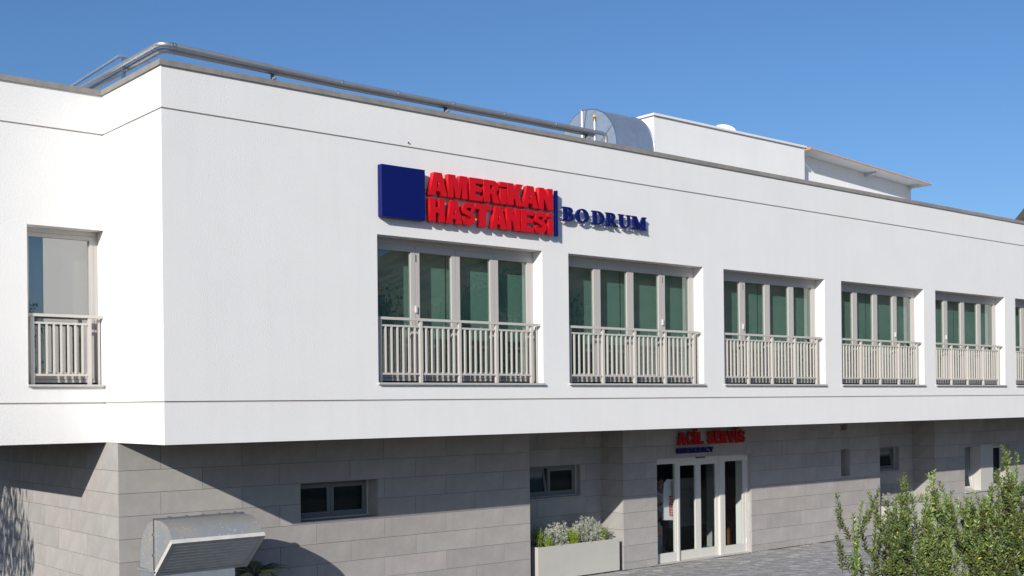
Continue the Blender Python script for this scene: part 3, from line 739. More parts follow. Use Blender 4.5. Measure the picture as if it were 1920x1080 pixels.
# ------------------------------------------------------------------ person behind the glass
def skin_mesh(name, verts, edges, m, parent, origin, sub=1):
    me = bpy.data.meshes.new(name); me.from_pydata([v[:3] for v in verts], edges, [])
    ob = bpy.data.objects.new('tmp_skin', me); COL.objects.link(ob)
    ob.modifiers.new('skin', 'SKIN')
    for sv, v in zip(me.skin_vertices[0].data, verts):
        rr = v[3]; sv.radius = rr if isinstance(rr, tuple) else (rr, rr)
    me.skin_vertices[0].data[0].use_root = True
    sm = ob.modifiers.new('sub', 'SUBSURF'); sm.levels = sub; sm.render_levels = sub
    dg = bpy.context.evaluated_depsgraph_get(); ev = ob.evaluated_get(dg); out = bpy.data.meshes.new_from_object(ev)
    bpy.data.objects.remove(ob); out.name = name
    out.materials.clear(); out.materials.append(m); out.shade_smooth()
    return link(name, out, parent, origin)
PX, PYY = 13.26, 3.05
pr = thing('person', 'person in a white shirt and dark trousers standing behind the left glass panel', 'person', (PX, PYY, GZ + .007))
SKIN = mat('skin', (.42, .25, .17), .55); SHIRT = mat('white_shirt_cotton', (.62, .63, .64), .8); TROU = mat('dark_trouser_cotton', (.03, .03, .04), .9); HAIR = mat('dark_hair', (.02, .014, .01), .5)
# faces -y ; weight on both feet, forearms raised in front
V = [(0, 0, .93, (.15, .10)), (0, .01, 1.10, (.125, .09)), (0, 0, 1.30, (.155, .10)), (0, .015, 1.43, (.13, .085)), (0, .01, 1.49, .055), (0, -.01, 1.55, .055), (0, -.015, 1.64, (.076, .092)), (0, -.01, 1.71, (.066, .08))]
Ed = [(i, i + 1) for i in range(7)]
def chain(start, pts):
    k = start
    for p in pts: V.append(p); Ed.append((k, len(V) - 1)); k = len(V) - 1
    return k
for s in (-1, 1):
    hnd = chain(3, [(s * .17, .015, 1.42, .058), (s * .215, .03, 1.24, .044), (s * .22, .0, 1.12, .04), (s * .19, -.17, 1.14, .033), (s * .15, -.27, 1.20, (.027, .022)), (s * .13, -.34, 1.22, (.034, .018))])
    for k in range(4):
        o = (k - 1.5) * .019; ln = (.075, .085, .08, .062)[k]
        chain(hnd, [(s * .12 + o, -.375, 1.222, .0095), (s * .115 + o, -.375 - ln * .55, 1.212, .0085), (s * .112 + o, -.375 - ln * .8, 1.19, .0075)])
    chain(hnd, [(s * .10, -.325, 1.235, .011), (s * .085, -.36, 1.24, .009)])
    chain(0, [(s * .095, 0, .86, .09), (s * .10, -.01, .50, .056), (s * .105, .02, .10, .04), (s * .108, .0, .035, .04), (s * .115, -.14, .025, (.04, .022))])
skin_mesh('body', V, Ed, SKIN, pr, (PX, PYY, GZ + .007), 1)
W_ = [(0, 0, .90, (.165, .115)), (0, .01, 1.10, (.145, .11)), (0, 0, 1.30, (.172, .118)), (0, .015, 1.43, (.142, .098)), (0, .012, 1.475, .066)]
We = [(0, 1), (1, 2), (2, 3), (3, 4)]
for s in (-1, 1):
    n = len(W_); W_ += [(s * .175, .015, 1.42, .07), (s * .217, .03, 1.24, .058), (s * .22, .01, 1.14, .055)]; We += [(3, n), (n, n + 1), (n + 1, n + 2)]
skin_mesh('shirt', W_, We, SHIRT, pr, (PX, PYY, GZ + .007), 1)
T_ = [(0, 0, .95, (.158, .108)), (0, 0, .90, (.16, .11))]; Te = [(0, 1)]
for s in (-1, 1):
    n = len(T_); T_ += [(s * .095, 0, .82, .10), (s * .10, -.005, .50, .075), (s * .105, .02, .10, .066)]; Te += [(1, n), (n, n + 1), (n + 1, n + 2)]
skin_mesh('trousers', T_, Te, TROU, pr, (PX, PYY, GZ + .007), 1)
skin_mesh('hair', [(0, .03, 1.66, (.085, .082)), (0, .012, 1.725, (.082, .092)), (0, .0, 1.765, (.05, .06))], [(0, 1), (1, 2)], HAIR, pr, (PX, PYY, GZ + .007), 2)
def ball(name, m, c, r, parent):
    bm = bmesh.new(); bmesh.ops.create_icosphere(bm, subdivisions=2, radius=1); me = bpy.data.meshes.new(name)
    for v in bm.verts: v.co = Vector((v.co.x * r[0], v.co.y * r[1], v.co.z * r[2]))
    bm.to_mesh(me); bm.free(); me.materials.append(m); me.shade_smooth()
    return link(name, me, parent, c)
bz = GZ + .007
for s in (-1, 1):
    ball('eye', SEAL, (PX + s * .03, PYY - .098, bz + 1.645), (.011, .008, .007), pr); ball('ear', SKIN, (PX + s * .078, PYY - .005, bz + 1.635), (.012, .02, .03), pr)
ball('nose', SKIN, (PX, PYY - .11, bz + 1.615), (.014, .02, .022), pr); ball('mouth', mat('lip', (.35, .12, .1), .5), (PX, PYY - .097, bz + 1.575), (.024, .01, .007), pr)

# ------------------------------------------------------------------ things on the roof
def pipe(name, label, pts, r, seams):
    t = thing(name, label, 'pipe', pts[0])
    MB().tube(pts, r, 14).build('jacket', CLAD, t, smooth=False, auto=40)
    for (p, d) in seams:
        p = Vector(p); d = Vector(d).normalized()
        MB().tube([p - d * .012, p + d * .012], r + .004, 14).build('seam_band', STEEL, t, auto=40)
    return t
def bend(c, r, a, b, n=6):   # quarter bend in the horizontal plane from direction a to b around corner c
    c = Vector(c); a = Vector(a); b = Vector(b)
    o = c - a * r + b * r
    return [o + (-b * cos(t * pi / 2 / n) + a * sin(t * pi / 2 / n)) * r for t in range(n + 1)]
up1 = [(.02, 8.0, 5.55)] + [tuple(p) for p in bend((.02, .05, 5.545), .13, (0, -1, 0), (1, 0, 0))] + [(3.0, .06, 5.485), (8.55, .06, 5.49), (8.63, .06, 5.478), (8.66, .06, 5.44), (8.665, .07, 5.30)]
pipe('insulated_pipe', 'outer shiny metal pipe along the parapet edge, bending down beside the brass capped vent', up1, .038,
     [((.02, 2.6, 5.547), (0, 1, 0)), ((.02, .22, 5.545), (0, 1, 0)), ((.19, .05, 5.543), (1, 0, 0)), ((.23, .05, 5.543), (1, 0, 0))] + [((x, .06, 5.487), (1, 0, 0)) for x in (2.95, 4.0, 5.1, 6.2, 7.4)])
lo1 = [(.11, 8.0, 5.515)] + [tuple(p) for p in bend((.11, .17, 5.502), .13, (0, -1, 0), (1, 0, 0))] + [(3.0, .17, 5.462), (8.45, .17, 5.464)]
pipe('insulated_pipe', 'inner metal pipe running close behind the outer one on the parapet', lo1, .038,
     [((.11, .45, 5.503), (0, 1, 0)), ((.28, .17, 5.499), (1, 0, 0))] + [((x, .17, 5.462), (1, 0, 0)) for x in (3.5, 5.8)])
# slotted channel support frames
def slotted(mb, p, q, w, t):
    """U-channel with slots: two lips and rungs"""
    p = Vector(p); q = Vector(q); d = (q - p); L = d.length; d.normalize()
    side = d.cross(Vector((0, 0, 1)));
    if side.length < .1: side = Vector((1, 0, 0))
    side.normalize(); upv = side.cross(d)
    M3 = Matrix((d, side, upv)).transposed().to_4x4(); M3.translation = p
    mb.box(0, -w / 2, -t / 2, L, -w / 2 + t * .4, t / 2, M3); mb.box(0, w / 2 - t * .4, -t / 2, L, w / 2, t / 2, M3)
    n = max(2, int(L / .05))
    for k in range(n): mb.box(L * k / n, -w / 2 + t * .4, -t / 2, L * k / n + .024, w / 2 - t * .4, -t / 4, M3)
t = thing('pipe_support', 'galvanised post and slotted crossbar frame holding the pipes near the wall corner', 'bracket', (.03, 1.36, H), 'pipe supports on the parapet')
b = MB(); b.box(-.0, 1.335, H + .082, .03, 1.375, 5.655); b.build('upright', STEEL, t)
b = MB(); slotted(b, (.045, 1.375, H + .082), (.045, 1.376, 5.64), .035, .02); b.build('slotted_strut', GALV, t)
b = MB(); slotted(b, (-.04, 1.36, 5.665), (.62, 1.36, 5.665), .04, .03); b.build('crossbar', GALV, t)
b = MB(); slotted(b, (.08, 1.38, H + .10), (.30, .98, 5.45), .03, .02); b.build('brace', GALV, t)
b = MB(); slotted(b, (.0, 1.36, 5.685), (.0, 3.4, 5.65), .035, .03); b.build('long_channel', GALV, t)
for i, (x, lab) in enumerate(((1.78, 'nearest the corner'), (4.98, 'halfway along, above the red lettering'), (8.2, 'by the pipe end at the big duct'))):
    t = thing('pipe_support', 'low slotted metal bracket under the roof pipes, ' + lab, 'bracket', (x, .2, H), 'pipe supports on the parapet')
    b = MB(); slotted(b, (x, -.0, H + .125), (x, .55, H + .125), .04, .03); b.build('crossbar', GALV, t)
    b = MB(); slotted(b, (x - .35, .22, H + .10), (x + .1, .22, H + .10), .06, .03); b.build('slotted_plate', GALV, t)
    b = MB(); b.box(x - .02, .09, H + .08, x + .02, .13, H + .20); b.box(x - .02, .24, H + .08, x + .02, .28, H + .16); b.build('clamp', SEAL, t)

vt = thing('vent_pipe', 'thin silver vent pipe with a brass elbow tip in front of the big roof duct', 'pipe', (9.78, 1.5, 4.9))
MB().tube([(9.78, 1.5, 4.9), (9.78, 1.5, 6.16)], .033, 10).build('stack', CLAD, vt, auto=40)
MB().tube([(9.78, 1.5, 6.16), (9.78, 1.5, 6.22), (9.765, 1.49, 6.25), (9.74, 1.47, 6.26)], [.034, .034, .03, .028], 10).build('tip', BRASS, vt, auto=40)
pl = thing('roof_pole', 'slim pale pole standing on the roof in front of the big duct', 'pole', (9.43, 1.5, 4.9))
MB().tube([(9.43, 1.5, 4.9), (9.43, 1.5, 6.32)], .022, 8).build('shaft', WHITE, pl, auto=40)
MB().box(9.395, 1.465, 6.32, 9.465, 1.535, 6.34).build('cap', GALV, pl)

# big round galvanised roof duct
dc = thing('roof_duct', 'big half round galvanised air duct on the roof beside the white roof house', 'duct', (11.6, 3, 4.9))
cy, cz, rr = 3.0, 5.97, .90
prof = [(cy - rr, 4.9)] + [(cy - rr * cos(k * pi / 30), cz + rr * sin(k * pi / 30)) for k in range(31)] + [(cy + rr, 5.3), (cy + .25, 5.3), (cy + .25, 4.9)]
pts0 = prof
b = MB()
for p, q in zip(pts0, pts0[1:]): b.face([(11.0, p[0], p[1]), (11.0, q[0], q[1]), (12.18, q[0], q[1]), (12.18, p[0], p[1])])
b.build('curved_sheet', GALV, dc, auto=30)
for x in (11.0, 12.18):
    b = MB()
    pole_ = (cy + .3, cz - .55); arc = pts0[1:32]
    for k in range(0, 30):
        lift = .006 * (1 if (k // 5) % 2 else -1) * (1 if x > 11.5 else -1)
        b.face([(x + lift, pole_[0], pole_[1]), (x + lift, *arc[k]), (x + lift, *arc[k + 1])])
    b.face([(x, pole_[0], pole_[1]), (x, *arc[0]), (x, *pts0[0]), (x, cy + .25, 4.9)])
    b.face([(x, pole_[0], pole_[1]), (x, cy + .25, 4.9), (x, cy + .25, 5.3), (x, cy + rr, 5.3), (x, *arc[30])])
    b.build('side_sheet', GALV, dc)
    MB().tube([(x, p[0], p[1]) for p in pts0[:33]], .012, 6).build('rim', STEEL, dc, auto=50)

rb = thing('roof_house', 'white rectangular house block standing on the flat roof', 'building', (17, 6, 4.9))
b = MB(); b.box(14.22, 4.0, 4.9, 20.22, 7.6, 7.40); b.build('wall', STUCCO, rb)
b = MB(); b.box(14.17, 3.95, 7.425, 20.27, 7.65, 7.475); b.box(14.235, 4.015, 7.40, 20.205, 7.585, 7.425); b.build('roof', WHITE, rb)
b = MB(); b.box(14.212, 4.25, 6.35, 14.219, 4.42, 6.50); b.box(14.212, 4.22, 6.15, 14.219, 4.36, 6.28); b.build('patch', COPING, rb)
b = MB(); b.box(20.222, 3.96, 7.40, 20.262, 3.995, 7.424); b.build('gutter_end', BARK, rb)

sh = thing('roof_shed', 'white panelled roof shed under a sloping orange edged canopy roof', 'building', (23.5, 6, 4.9))
ztop = lambda x: 7.385 - (x - 20.96) * .0497
xs = [20.25, 21.6, 23.0, 24.35, 25.4, 26.39]
for a, c in zip(xs, xs[1:]):
    b = MB(); b.prism([(a + .004, 4.9), (c - .004, 4.9), (c - .004, ztop(c)), (a + .004, ztop(a))], lambda p, q, d: (p, d, q), 4.5, 4.56); b.build('wall_panel', PANELW, sh)
b = MB(); b.prism([(20.26, 4.9), (26.38, 4.9), (26.38, ztop(26.38) - .02), (20.26, ztop(20.26) - .02)], lambda p, q, d: (p, d, q), 4.565, 8.5); b.build('wall', PANELW, sh)
def slope_slab(x0, x1, y0, y1, dz0, dz1, name, m):
    b = MB(); b.prism([(x0, ztop(x0) + dz0), (x1, ztop(x1) + dz0), (x1, ztop(x1) + dz1), (x0, ztop(x0) + dz1)], lambda p, q, d: (p, d, q), y0, y1); return b.build(name, m, sh)
slope_slab(20.44, 26.66, 3.95, 9.0, .004, .05, 'roof', mat('soffit_white_paint', (.7, .7, .7), .7))
slope_slab(20.42, 26.68, 3.935, 3.949, .018, .042, 'orange_edge', ORANGE)
b = MB(); b.prism([(3.95, ztop(20.4) + .0), (4.6, ztop(20.4) + .0), (4.6, ztop(20.4) + .056), (3.95, ztop(20.4) + .056)], lambda p, q, d: (d, p, q), 20.425, 20.439); b.build('orange_edge', ORANGE, sh)
for x in (23.9, 26.25):
    b = MB(); z = ztop(x); b.prism([(4.5, z - .10), (4.5, z + .003), (4.15, z + .003), (4.15, z - .05), (4.4, z - .10)], lambda p, q, d: (d, p, q), x - .03, x + .03); b.build('bracket', GALV, sh)

ds = thing('satellite_dish', 'white satellite dish peeking over the roof house', 'dish', (19.35, 6.0, 7.475))
b = MB(); n = 14; cen = Vector((19.30, 6.0, 8.17)); ax = Vector((-.35, -.55, .75)).normalized(); ux = ax.orthogonal().normalized(); uy = ax.cross(ux)
rings = []
for i in range(7):
    r_ = .30 * i / 6; h_ = .16 * (i / 6) ** 2
    rings.append([tuple(cen - ax * (.16 - h_) * -1 * -1 + (ux * cos(2 * pi * k / 24) + uy * sin(2 * pi * k / 24)) * r_) for k in range(24)])
for a, c in zip(rings, rings[1:]):
    for k in range(24): b.face([a[k], a[(k + 1) % 24], c[(k + 1) % 24], c[k]])
b.build('reflector', WHITE, ds, auto=60)
MB().tube([(19.30, 6.1, 7.475), (19.30, 6.1, 7.95), tuple(cen - ax * .15)], .025, 8).build('mast', STEEL, ds, auto=40)

# ------------------------------------------------------------------ louvred air intake hood in front of the wall
hd = thing('air_intake_hood', 'weathered galvanised air intake hood with slanted louvres before the stone wall', 'duct', (.94, 1.15, GZ))
hx0, hx1 = .237, 1.643
P = spl([(.30, -1.385), (.402, -1.235), (.508, -1.165), (.669, -1.118), (.90, -1.115), (1.04, -1.145), (1.193, -1.215), (1.311, -1.32), (1.385, -1.46), (1.425, -1.65), (1.44, -1.84)], 3)
b = MB()
for p, q in zip(P, P[1:]): b.face([(hx0, *p), (hx0, *q), (hx1, *q), (hx1, *p)])
b.build('curved_cover', DUCTM, hd, auto=30)
YS = .905   # seam between the two halves of the side
low = (.853, -1.868)
front = [p for p in P if p[0] <= YS]; backp = [p for p in P if p[0] > YS]
for x, dx in ((hx0, -1), (hx1, 1)):
    b = MB(); b.face([(x, *p) for p in front] + [(x, YS, -1.113), (x, YS, -1.86), (x, *low)])
    b.face([(x, YS, -1.86), (x, YS, -1.113)] + [(x, *p) for p in backp])
    b.build('side_sheet', DUCTM, hd)
    b = MB(); b.box(min(x, x + dx * .02), YS - .022, -1.86, max(x, x + dx * .02), YS - .006, -1.105); b.box(min(x, x + dx * .02), YS + .006, -1.86, max(x, x + dx * .02), YS + .022, -1.105)
    b.build('flange', STEEL, hd)
    for z in (-1.32, -1.62):
        b = MB(); b.box(min(x, x + dx * .035), YS - .03, z - .016, max(x, x + dx * .035), YS + .03, z + .016); b.build('clip', STEEL, hd)
b = MB(); b.box(hx0 - .02, YS - .02, -1.112, hx1 + .01, YS + .02, -1.085)
for k in range(5): b.box(hx0 + .2 + k * .26, YS - .03, -1.085, hx0 + .24 + k * .26, YS + .03, -1.07)
b.build('top_flange', STEEL, hd)
b = MB(); b.box(hx0 - .03, .83, -1.875, hx1 + .0, 1.48, -1.85); b.build('base_flange', DUCTM, hd)
b = MB(); b.box(hx0 + .01, .86, GZ, hx1 - .17, 1.43, -1.876); b.build('riser', GALV, hd)
# slanted louvre frame
o = Vector((0, .30, -1.385)); dn = (Vector((0, low[0], low[1])) - o); LL = dn.length; dn.normalize(); nrm = Vector((0, -dn.z, dn.y)); nrm = nrm if nrm.y < 0 else -nrm
ML = Matrix((Vector((1, 0, 0)), dn, nrm)).transposed().to_4x4(); ML.translation = o
b = MB(); b.box(hx0 - .03, -.02, -.03, hx0 + .03, LL + .03, .035, ML); b.box(hx1 - .03, -.02, -.03, hx1 + .03, LL + .03, .035, ML)
b.box(hx0 + .03, -.02, -.03, hx1 - .03, .03, .035, ML); b.box(hx0 + .03, LL - .02, -.03, hx1 - .03, LL + .03, .035, ML)
b.build('louver_frame', LOUVM, hd)
for k in range(9):
    c = .055 + (LL - .09) * k / 8.6
    MK = ML @ Matrix.Translation((0, c, 0)) @ Matrix.Rotation(radians(46), 4, 'X')
    MB().box(hx0 + .032, -.034, -.003, hx1 - .032, .034, .003, MK).box(hx0 + .032, .0345, -.004, hx1 - .032, .040, .010, MK).build('louver_blade', LOUVM, hd)
b = MB(); b.face([tuple(ML @ Vector(p)) for p in ((hx0, 0, -.09), (hx1, 0, -.09), (hx1, LL, -.09), (hx0, LL, -.09))]); b.build('back_mesh', SEAL, hd)

# ------------------------------------------------------------------ paving
pv = MB().box(1.7, -9.0, GZ - .028, 40, 2.4, GZ - .012).build('paving', PAVEB, kind='structure')
rp_ = random.Random(3)
an = radians(-41); ca, sa = cos(an), sin(an)
cells = []
def inv(dx, dy): return (dx * ca - dy * sa, dx * sa + dy * ca)
vr = lambda x, y: (Vector((x, y, GZ)) - CAM)
for i in range(-20, 95):
    for j in range(-60, 130):
        u = 8.0 + i * .203 + (.1 if j % 2 else 0); v = j * .102
        x, y = inv(u - 8.0, v); x += 8.0; y -= 2.0
        if not (8.3 < x < 23.2 and -3.4 < y < 2.38): continue
        if y > S2 - .06 and not (X3 - .3 < x < X4 or X1 < x < X2): continue
        if y > S1 - .06 and x < X1: continue
        d = vr(x, y); dz = d.dot(fw)
        px = 960 + FPX * d.dot(rt) / dz; py = PY - FPX * d.dot(up) / dz
        if px < 960 or px > 2000 or py > 1110: continue
        cells.append((dz, x, y))
cells.sort()
def sett_tint():
    q = rp_.random(); g = rp_.uniform(.78, 1.18)
    if q > .93: g = rp_.uniform(1.3, 1.75)
    return (g, g, g * rp_.uniform(.98, 1.04))
def sett(mb, x, y):
    mb.tint = sett_tint(); h = rp_.uniform(-.002, .002)
    M4 = Matrix.Translation((x, y, GZ)) @ Matrix.Rotation(an, 4, 'Z')
    mb.box(-.0985, -.048, -.012, .0985, .048, h, M4)
for (_, x, y) in cells[:300]:
    mb = MB(); sett(mb, x, y); mb.build('paver', PAVEM, pv, origin=(x, y, GZ), tint=True)
rest = MB()
for (_, x, y) in cells[300:]: sett(rest, x, y)
rest.build('paver_field', PAVEM, pv, origin=(0, 0, 0), tint=True, kind='stuff')

# ------------------------------------------------------------------ planters
def planter(label, x0, x1, y0, y1):
    t = thing('planter', label, 'planter', ((x0 + x1) / 2, (y0 + y1) / 2, GZ), 'long planters in the wall recesses')
    z0, z1 = GZ + .03, -2.285
    b = MB(); b.box(x0, y0, z0, x1, y0 + .02, z1); b.box(x0, y1 - .02, z0, x1, y1, z1); b.box(x0, y0 + .02, z0, x0 + .02, y1 - .02, z1); b.box(x1 - .02, y0 + .02, z0, x1, y1 - .02, z1)
    b.build('trough', PLANTERM, t)
    b = MB(); b.box(x0 + .06, y0 + .06, GZ, x1 - .06, y1 - .06, z0 - .001); b.build('foot', SEAL, t)
    b = MB(); b.box(x0 + .02, y0 + .02, z1 - .10, x1 - .02, y1 - .02, z1 - .06); b.build('soil', SOIL, t)
planter('pale metal trough planter full of silver plants left of the glass entrance', 8.34, 10.58, 1.72, 2.36)
planter('pale metal trough planter behind the hedge in the far wall recess', 20.62, 22.72, 1.80, 2.36)

rl = random.Random(11)
def leafquad(mb, p, d, n, L, W, fold=.25):
    """one leaf: two quads folded along the midrib"""
    side = d.cross(n).normalized(); nn = side.cross(d).normalized()
    a = p; b = p + d * L; k = len(mb.v); u = nn * W * fold
    if W > .4 * L:      # broad oval leaf
        mb.v += [tuple(a), tuple(p + d * L * .28 + side * W * .42 + u), tuple(p + d * L * .68 + side * W * .40 + u), tuple(b), tuple(p + d * L * .68 - side * W * .40 + u), tuple(p + d * L * .28 - side * W * .42 + u)]
        mb.f += [(k, k + 1, k + 2, k + 3), (k, k + 3, k + 4, k + 5)]; mb.t += [mb.tint] * 2
        return
    l1 = p + d * L * .45 + side * W * .5 + u; r1 = p + d * L * .45 - side * W * .5 + u
    mb.v += [tuple(a), tuple(l1), tuple(b), tuple(r1)]
    mb.f += [(k, k + 1, k + 2), (k, k + 2, k + 3)]; mb.t += [mb.tint] * 2
def rdir(r=rl):
    while 1:
        v = Vector((r.uniform(-1, 1), r.uniform(-1, 1), r.uniform(-1, 1)))
        if .05 < v.length < 1: return v.normalized()
def silver_plant(x, y, z, rx, rz, n, label):
    t = thing('silver_plant', label, 'plant', (x, y, z), 'silver leaved plants in the planters')
    mb = MB(); st = MB()
    for k in range(n):
        d = rdir(); d.z = abs(d.z); rr_ = rl.uniform(.55, 1.0)
        p = Vector((x + d.x * rx * rr_, y + d.y * min(rx, .28) * rr_, z + d.z * rz * rr_ + .02))
        g = rl.uniform(.62, 1.15); mb.tint = (g * rl.uniform(.94, 1.06), g, g * rl.uniform(.92, 1.0))
        dd = (d + rdir() * .8).normalized()
        for q in range(7):
            leafquad(mb, p + rdir() * .02, (dd + rdir() * .7).normalized(), rdir(), rl.uniform(.022, .052), rl.uniform(.009, .015))
    for k in range(14):
        d = rdir(); d.z = abs(d.z) + .3; st.tube([(x, y, z - .05), (x + d.x * rx * .7, y + d.y * .2, z + d.z * rz * .6)], .005, 4)
    mb.build('foliage', SILVER, t, tint=True, kind='stuff'); st.build('stem', SILVER, t)
def fern_tuft(x, y, z, r_, h, n, label):
    t = thing('green_fern', label, 'plant', (x, y, z), 'bright green ferns in the planters')
    mb = MB()
    for k in range(n):
        a = rl.uniform(0, 2 * pi); lean = rl.uniform(0, .55); L = h * rl.uniform(.55, 1.0)
        d = Vector((cos(a) * lean, sin(a) * lean * .6, 1)).normalized(); base = Vector((x + rl.uniform(-.5, .5) * r_, y + rl.uniform(-.5, .5) * r_, z - .03))
        m_ = int(L / .014)
        for i in range(m_):
            f = i / m_; p = base + d * L * f
            g = rl.uniform(.6, 1.2); mb.tint = (g * rl.uniform(.85, 1.1), g, g)
            leafquad(mb, p, (d * .7 + rdir() * .9).normalized(), rdir(), rl.uniform(.028, .06) * (1.15 - f * .6), .0125)
    mb.build('frond', FERN, t, tint=True, kind='stuff')
pz = -2.33
silver_plant(9.92, 2.00, pz, .44, .50, 620, 'tallest silver leaved mound in the planter by the entrance')
silver_plant(8.98, 1.98, pz, .33, .42, 380, 'rounded silver plant between green ferns left in the entrance planter')
silver_plant(10.47, 2.02, pz, .15, .24, 120, 'small silver plant at the right end of the entrance planter')
silver_plant(9.42, 2.20, pz, .22, .44, 150, 'loose silver plant at the back of the entrance planter')
silver_plant(8.42, 2.0, pz, .12, .2, 60, 'small shaded silver plant half hidden by the wall corner')
fern_tuft(8.56, 1.98, pz, .14, .48, 60, 'tall dark green fern at the shaded left end of the entrance planter')
fern_tuft(8.72, 1.84, pz, .10, .30, 34, 'small bright fern low in front of the left silver plant')
fern_tuft(9.36, 1.86, pz, .24, .36, 90, 'wide bright green fern in the middle of the entrance planter')
fern_tuft(10.25, 1.88, pz, .12, .38, 50, 'narrow bright green fern near the right end of the entrance planter')
silver_plant(21.0, 2.05, pz, .32, .33, 200, 'silver plant at the left of the far planter behind the hedge')
silver_plant(22.1, 2.05, pz, .42, .36, 240, 'silver plant at the right of the far planter behind the hedge')
fern_tuft(21.5, 1.95, pz, .25, .38, 70, 'bright green fern in the middle of the far planter behind the hedge')
fern_tuft(22.45, 1.93, pz, .15, .36, 40, 'bright green fern at the right end of the far planter')

# ------------------------------------------------------------------ palm beside the hood
pm = thing('fan_palm', 'small dark palm in the shade beside the air intake hood', 'palm', (2.0, 1.2, GZ))
st = MB(); st.tube([(2.0, 1.2, GZ), (2.01, 1.2, GZ + .5), (2.0, 1.19, GZ + .85)], [.07, .06, .05], 8); st.build('trunk', BARK, pm, auto=60)
for k in range(15):
    a = 2 * pi * k / 15 + rl.uniform(-.2, .2); el = rl.uniform(.15, 1.15); L = rl.uniform(.45, .62)
    mb = MB(); p = Vector((2.0, 1.19, GZ + .85)); d = Vector((cos(a) * cos(el), sin(a) * cos(el) * .8, sin(el)))
    pts = []
    for i in range(12):
        f = i / 11; q = p + d * L * f + Vector((0, 0, -.22 * f * f)); pts.append(q)
    mb.tint = (.8, .9, .8); mb.tube(pts, [.008 * (1 - .7 * i / 11) for i in range(12)], 4, cap=False)
    for i in range(2, 12):
        for s in (-1, 1):
            dd = (pts[i] - pts[i - 1]).normalized(); sd_ = dd.cross(Vector((0, 0, 1))).normalized()
            for q in range(2):
                g = rl.uniform(.6, 1.3); mb.tint = (g, g, g * .8)
                leafquad(mb, pts[i] + dd * .02 * q, (dd * .8 + sd_ * s * .75 + Vector((0, 0, -.1))).normalized(), Vector((0, 0, 1)), .17 * (1.1 - .5 * i / 11), .014)
    mb.build('frond', PALMM, pm, tint=True)

# ------------------------------------------------------------------ hedge of young shrubs in the foreground
rh = random.Random(5)
def shrub(label, base, tips, fill, dense, dark=1.0):
    bx_, by_ = base
    t = thing('hedge_shrub', label, 'shrub', (bx_, by_, GZ), 'leafy shrubs in the foreground hedge')
    fo = MB(); stt = MB()
    tone = dark
    def leafy(p, d, size, shade):
        q = rh.random(); g = rh.uniform(.42, 1.3) * shade * tone
        if q > .9975: fo.tint = (5.0, 2.6, .6)
        elif q > .93: fo.tint = (g * 1.7, g * 1.45, g * .8)
        else: fo.tint = (g * rh.uniform(.75, 1.15), g, g * rh.uniform(.7, 1.3))
        leafquad(fo, p, d, (Vector((-.3, -.3, 1)) + rdir(rh) * .8).normalized(), size * rh.uniform(.75, 1.25), size * rh.uniform(.46, .6), rh.uniform(.1, .35))
    def shoot(p0, p1, r0, size, sp, young):
        L = (p1 - p0).length; d0 = (p1 - p0).normalized()
        bow = Vector((rh.uniform(-.06, .06), rh.uniform(-.06, .06), 0)) * L
        pts = [p0 + (p1 - p0) * f + bow * sin(pi * f) for f in (0, .2, .4, .6, .8, 1)]
        stt.tube(pts, [r0 * (1 - .8 * k / 5) for k in range(6)], 4, cap=False)
        n = int(L / sp); ang = rh.uniform(0, 6)
        for k in range(n):
            f = k / n
            if f < .06: continue
            p = p0 + (p1 - p0) * f + bow * sin(pi * f); ang += 2.4
            sd_ = d0.orthogonal().normalized(); sd_ = Matrix.Rotation(ang, 3, d0) @ sd_
            dd = (sd_ * .85 + d0 * (.45 + .5 * f) + rdir(rh) * .25).normalized()
            leafy(p + sd_ * .004, dd, size * (1.0 - .35 * f), .85 + .4 * f * young)
    for (x, y, z) in tips:
        tip = Vector((x, y, z)); L = rh.uniform(.85, 1.25)
        foot = Vector((bx_ + (x - bx_) * .55 + rh.uniform(-.05, .05), by_ + (y - by_) * .55 + rh.uniform(-.05, .05), z - L))
        shoot(foot, tip, .006, .041, .0056, 1)
        stt.tube([(bx_ + rh.uniform(-.05, .05), by_, GZ), tuple((Vector((bx_, by_, GZ)) + foot) / 2 + Vector((rh.uniform(-.05, .05), rh.uniform(-.05, .05), 0))), tuple(foot)], [.014, .010, .006], 5, cap=False)
        for k in range(int(13 * dense)):
            f = rh.uniform(.05, .9); p = foot + (tip - foot) * f
            d = Vector((rh.uniform(-1, 1), rh.uniform(-1, 1), rh.uniform(.9, 1.8))).normalized()
            shoot(p, p + d * rh.uniform(.16, .36) * (1.1 - f * .8), .0032, .040, .006, .7)
    for k in range(int(fill * 1.9)):
        x = bx_ + rh.gauss(0, .19); y = by_ + rh.gauss(0, .19); z = rh.uniform(-1.6, -.48)
        p = Vector((x, y, z)); d = Vector((rh.uniform(-.5, .5), rh.uniform(-.5, .5), 1)).normalized()
        shoot(p, p + d * rh.uniform(.2, .42), .0034, .041, .006, .5)
    fo.build('foliage', LEAF, t, tint=True, kind='stuff'); stt.build('stem', STEM, t, kind='stuff')
shrub('sparse leftmost shrub of the hedge with thin wispy shoots', (1.10, -10.22), [(1.19, -10.14, -.37), (1.16, -10.24, -.26), (.97, -10.32, -.64), (1.30, -10.11, -.54)], 0, .12)
shrub('dark dense hedge shrub second from the left, pointed tip before the far planter', (1.36, -10.36), [(1.07, -10.43, -.25), (1.58, -10.34, -.06), (1.63, -10.24, -.27), (1.36, -10.54, -.21), (1.14, -10.47, -.33), (1.45, -10.4, -.30), (1.52, -10.2, -.4)], 30, 1.0, .72)
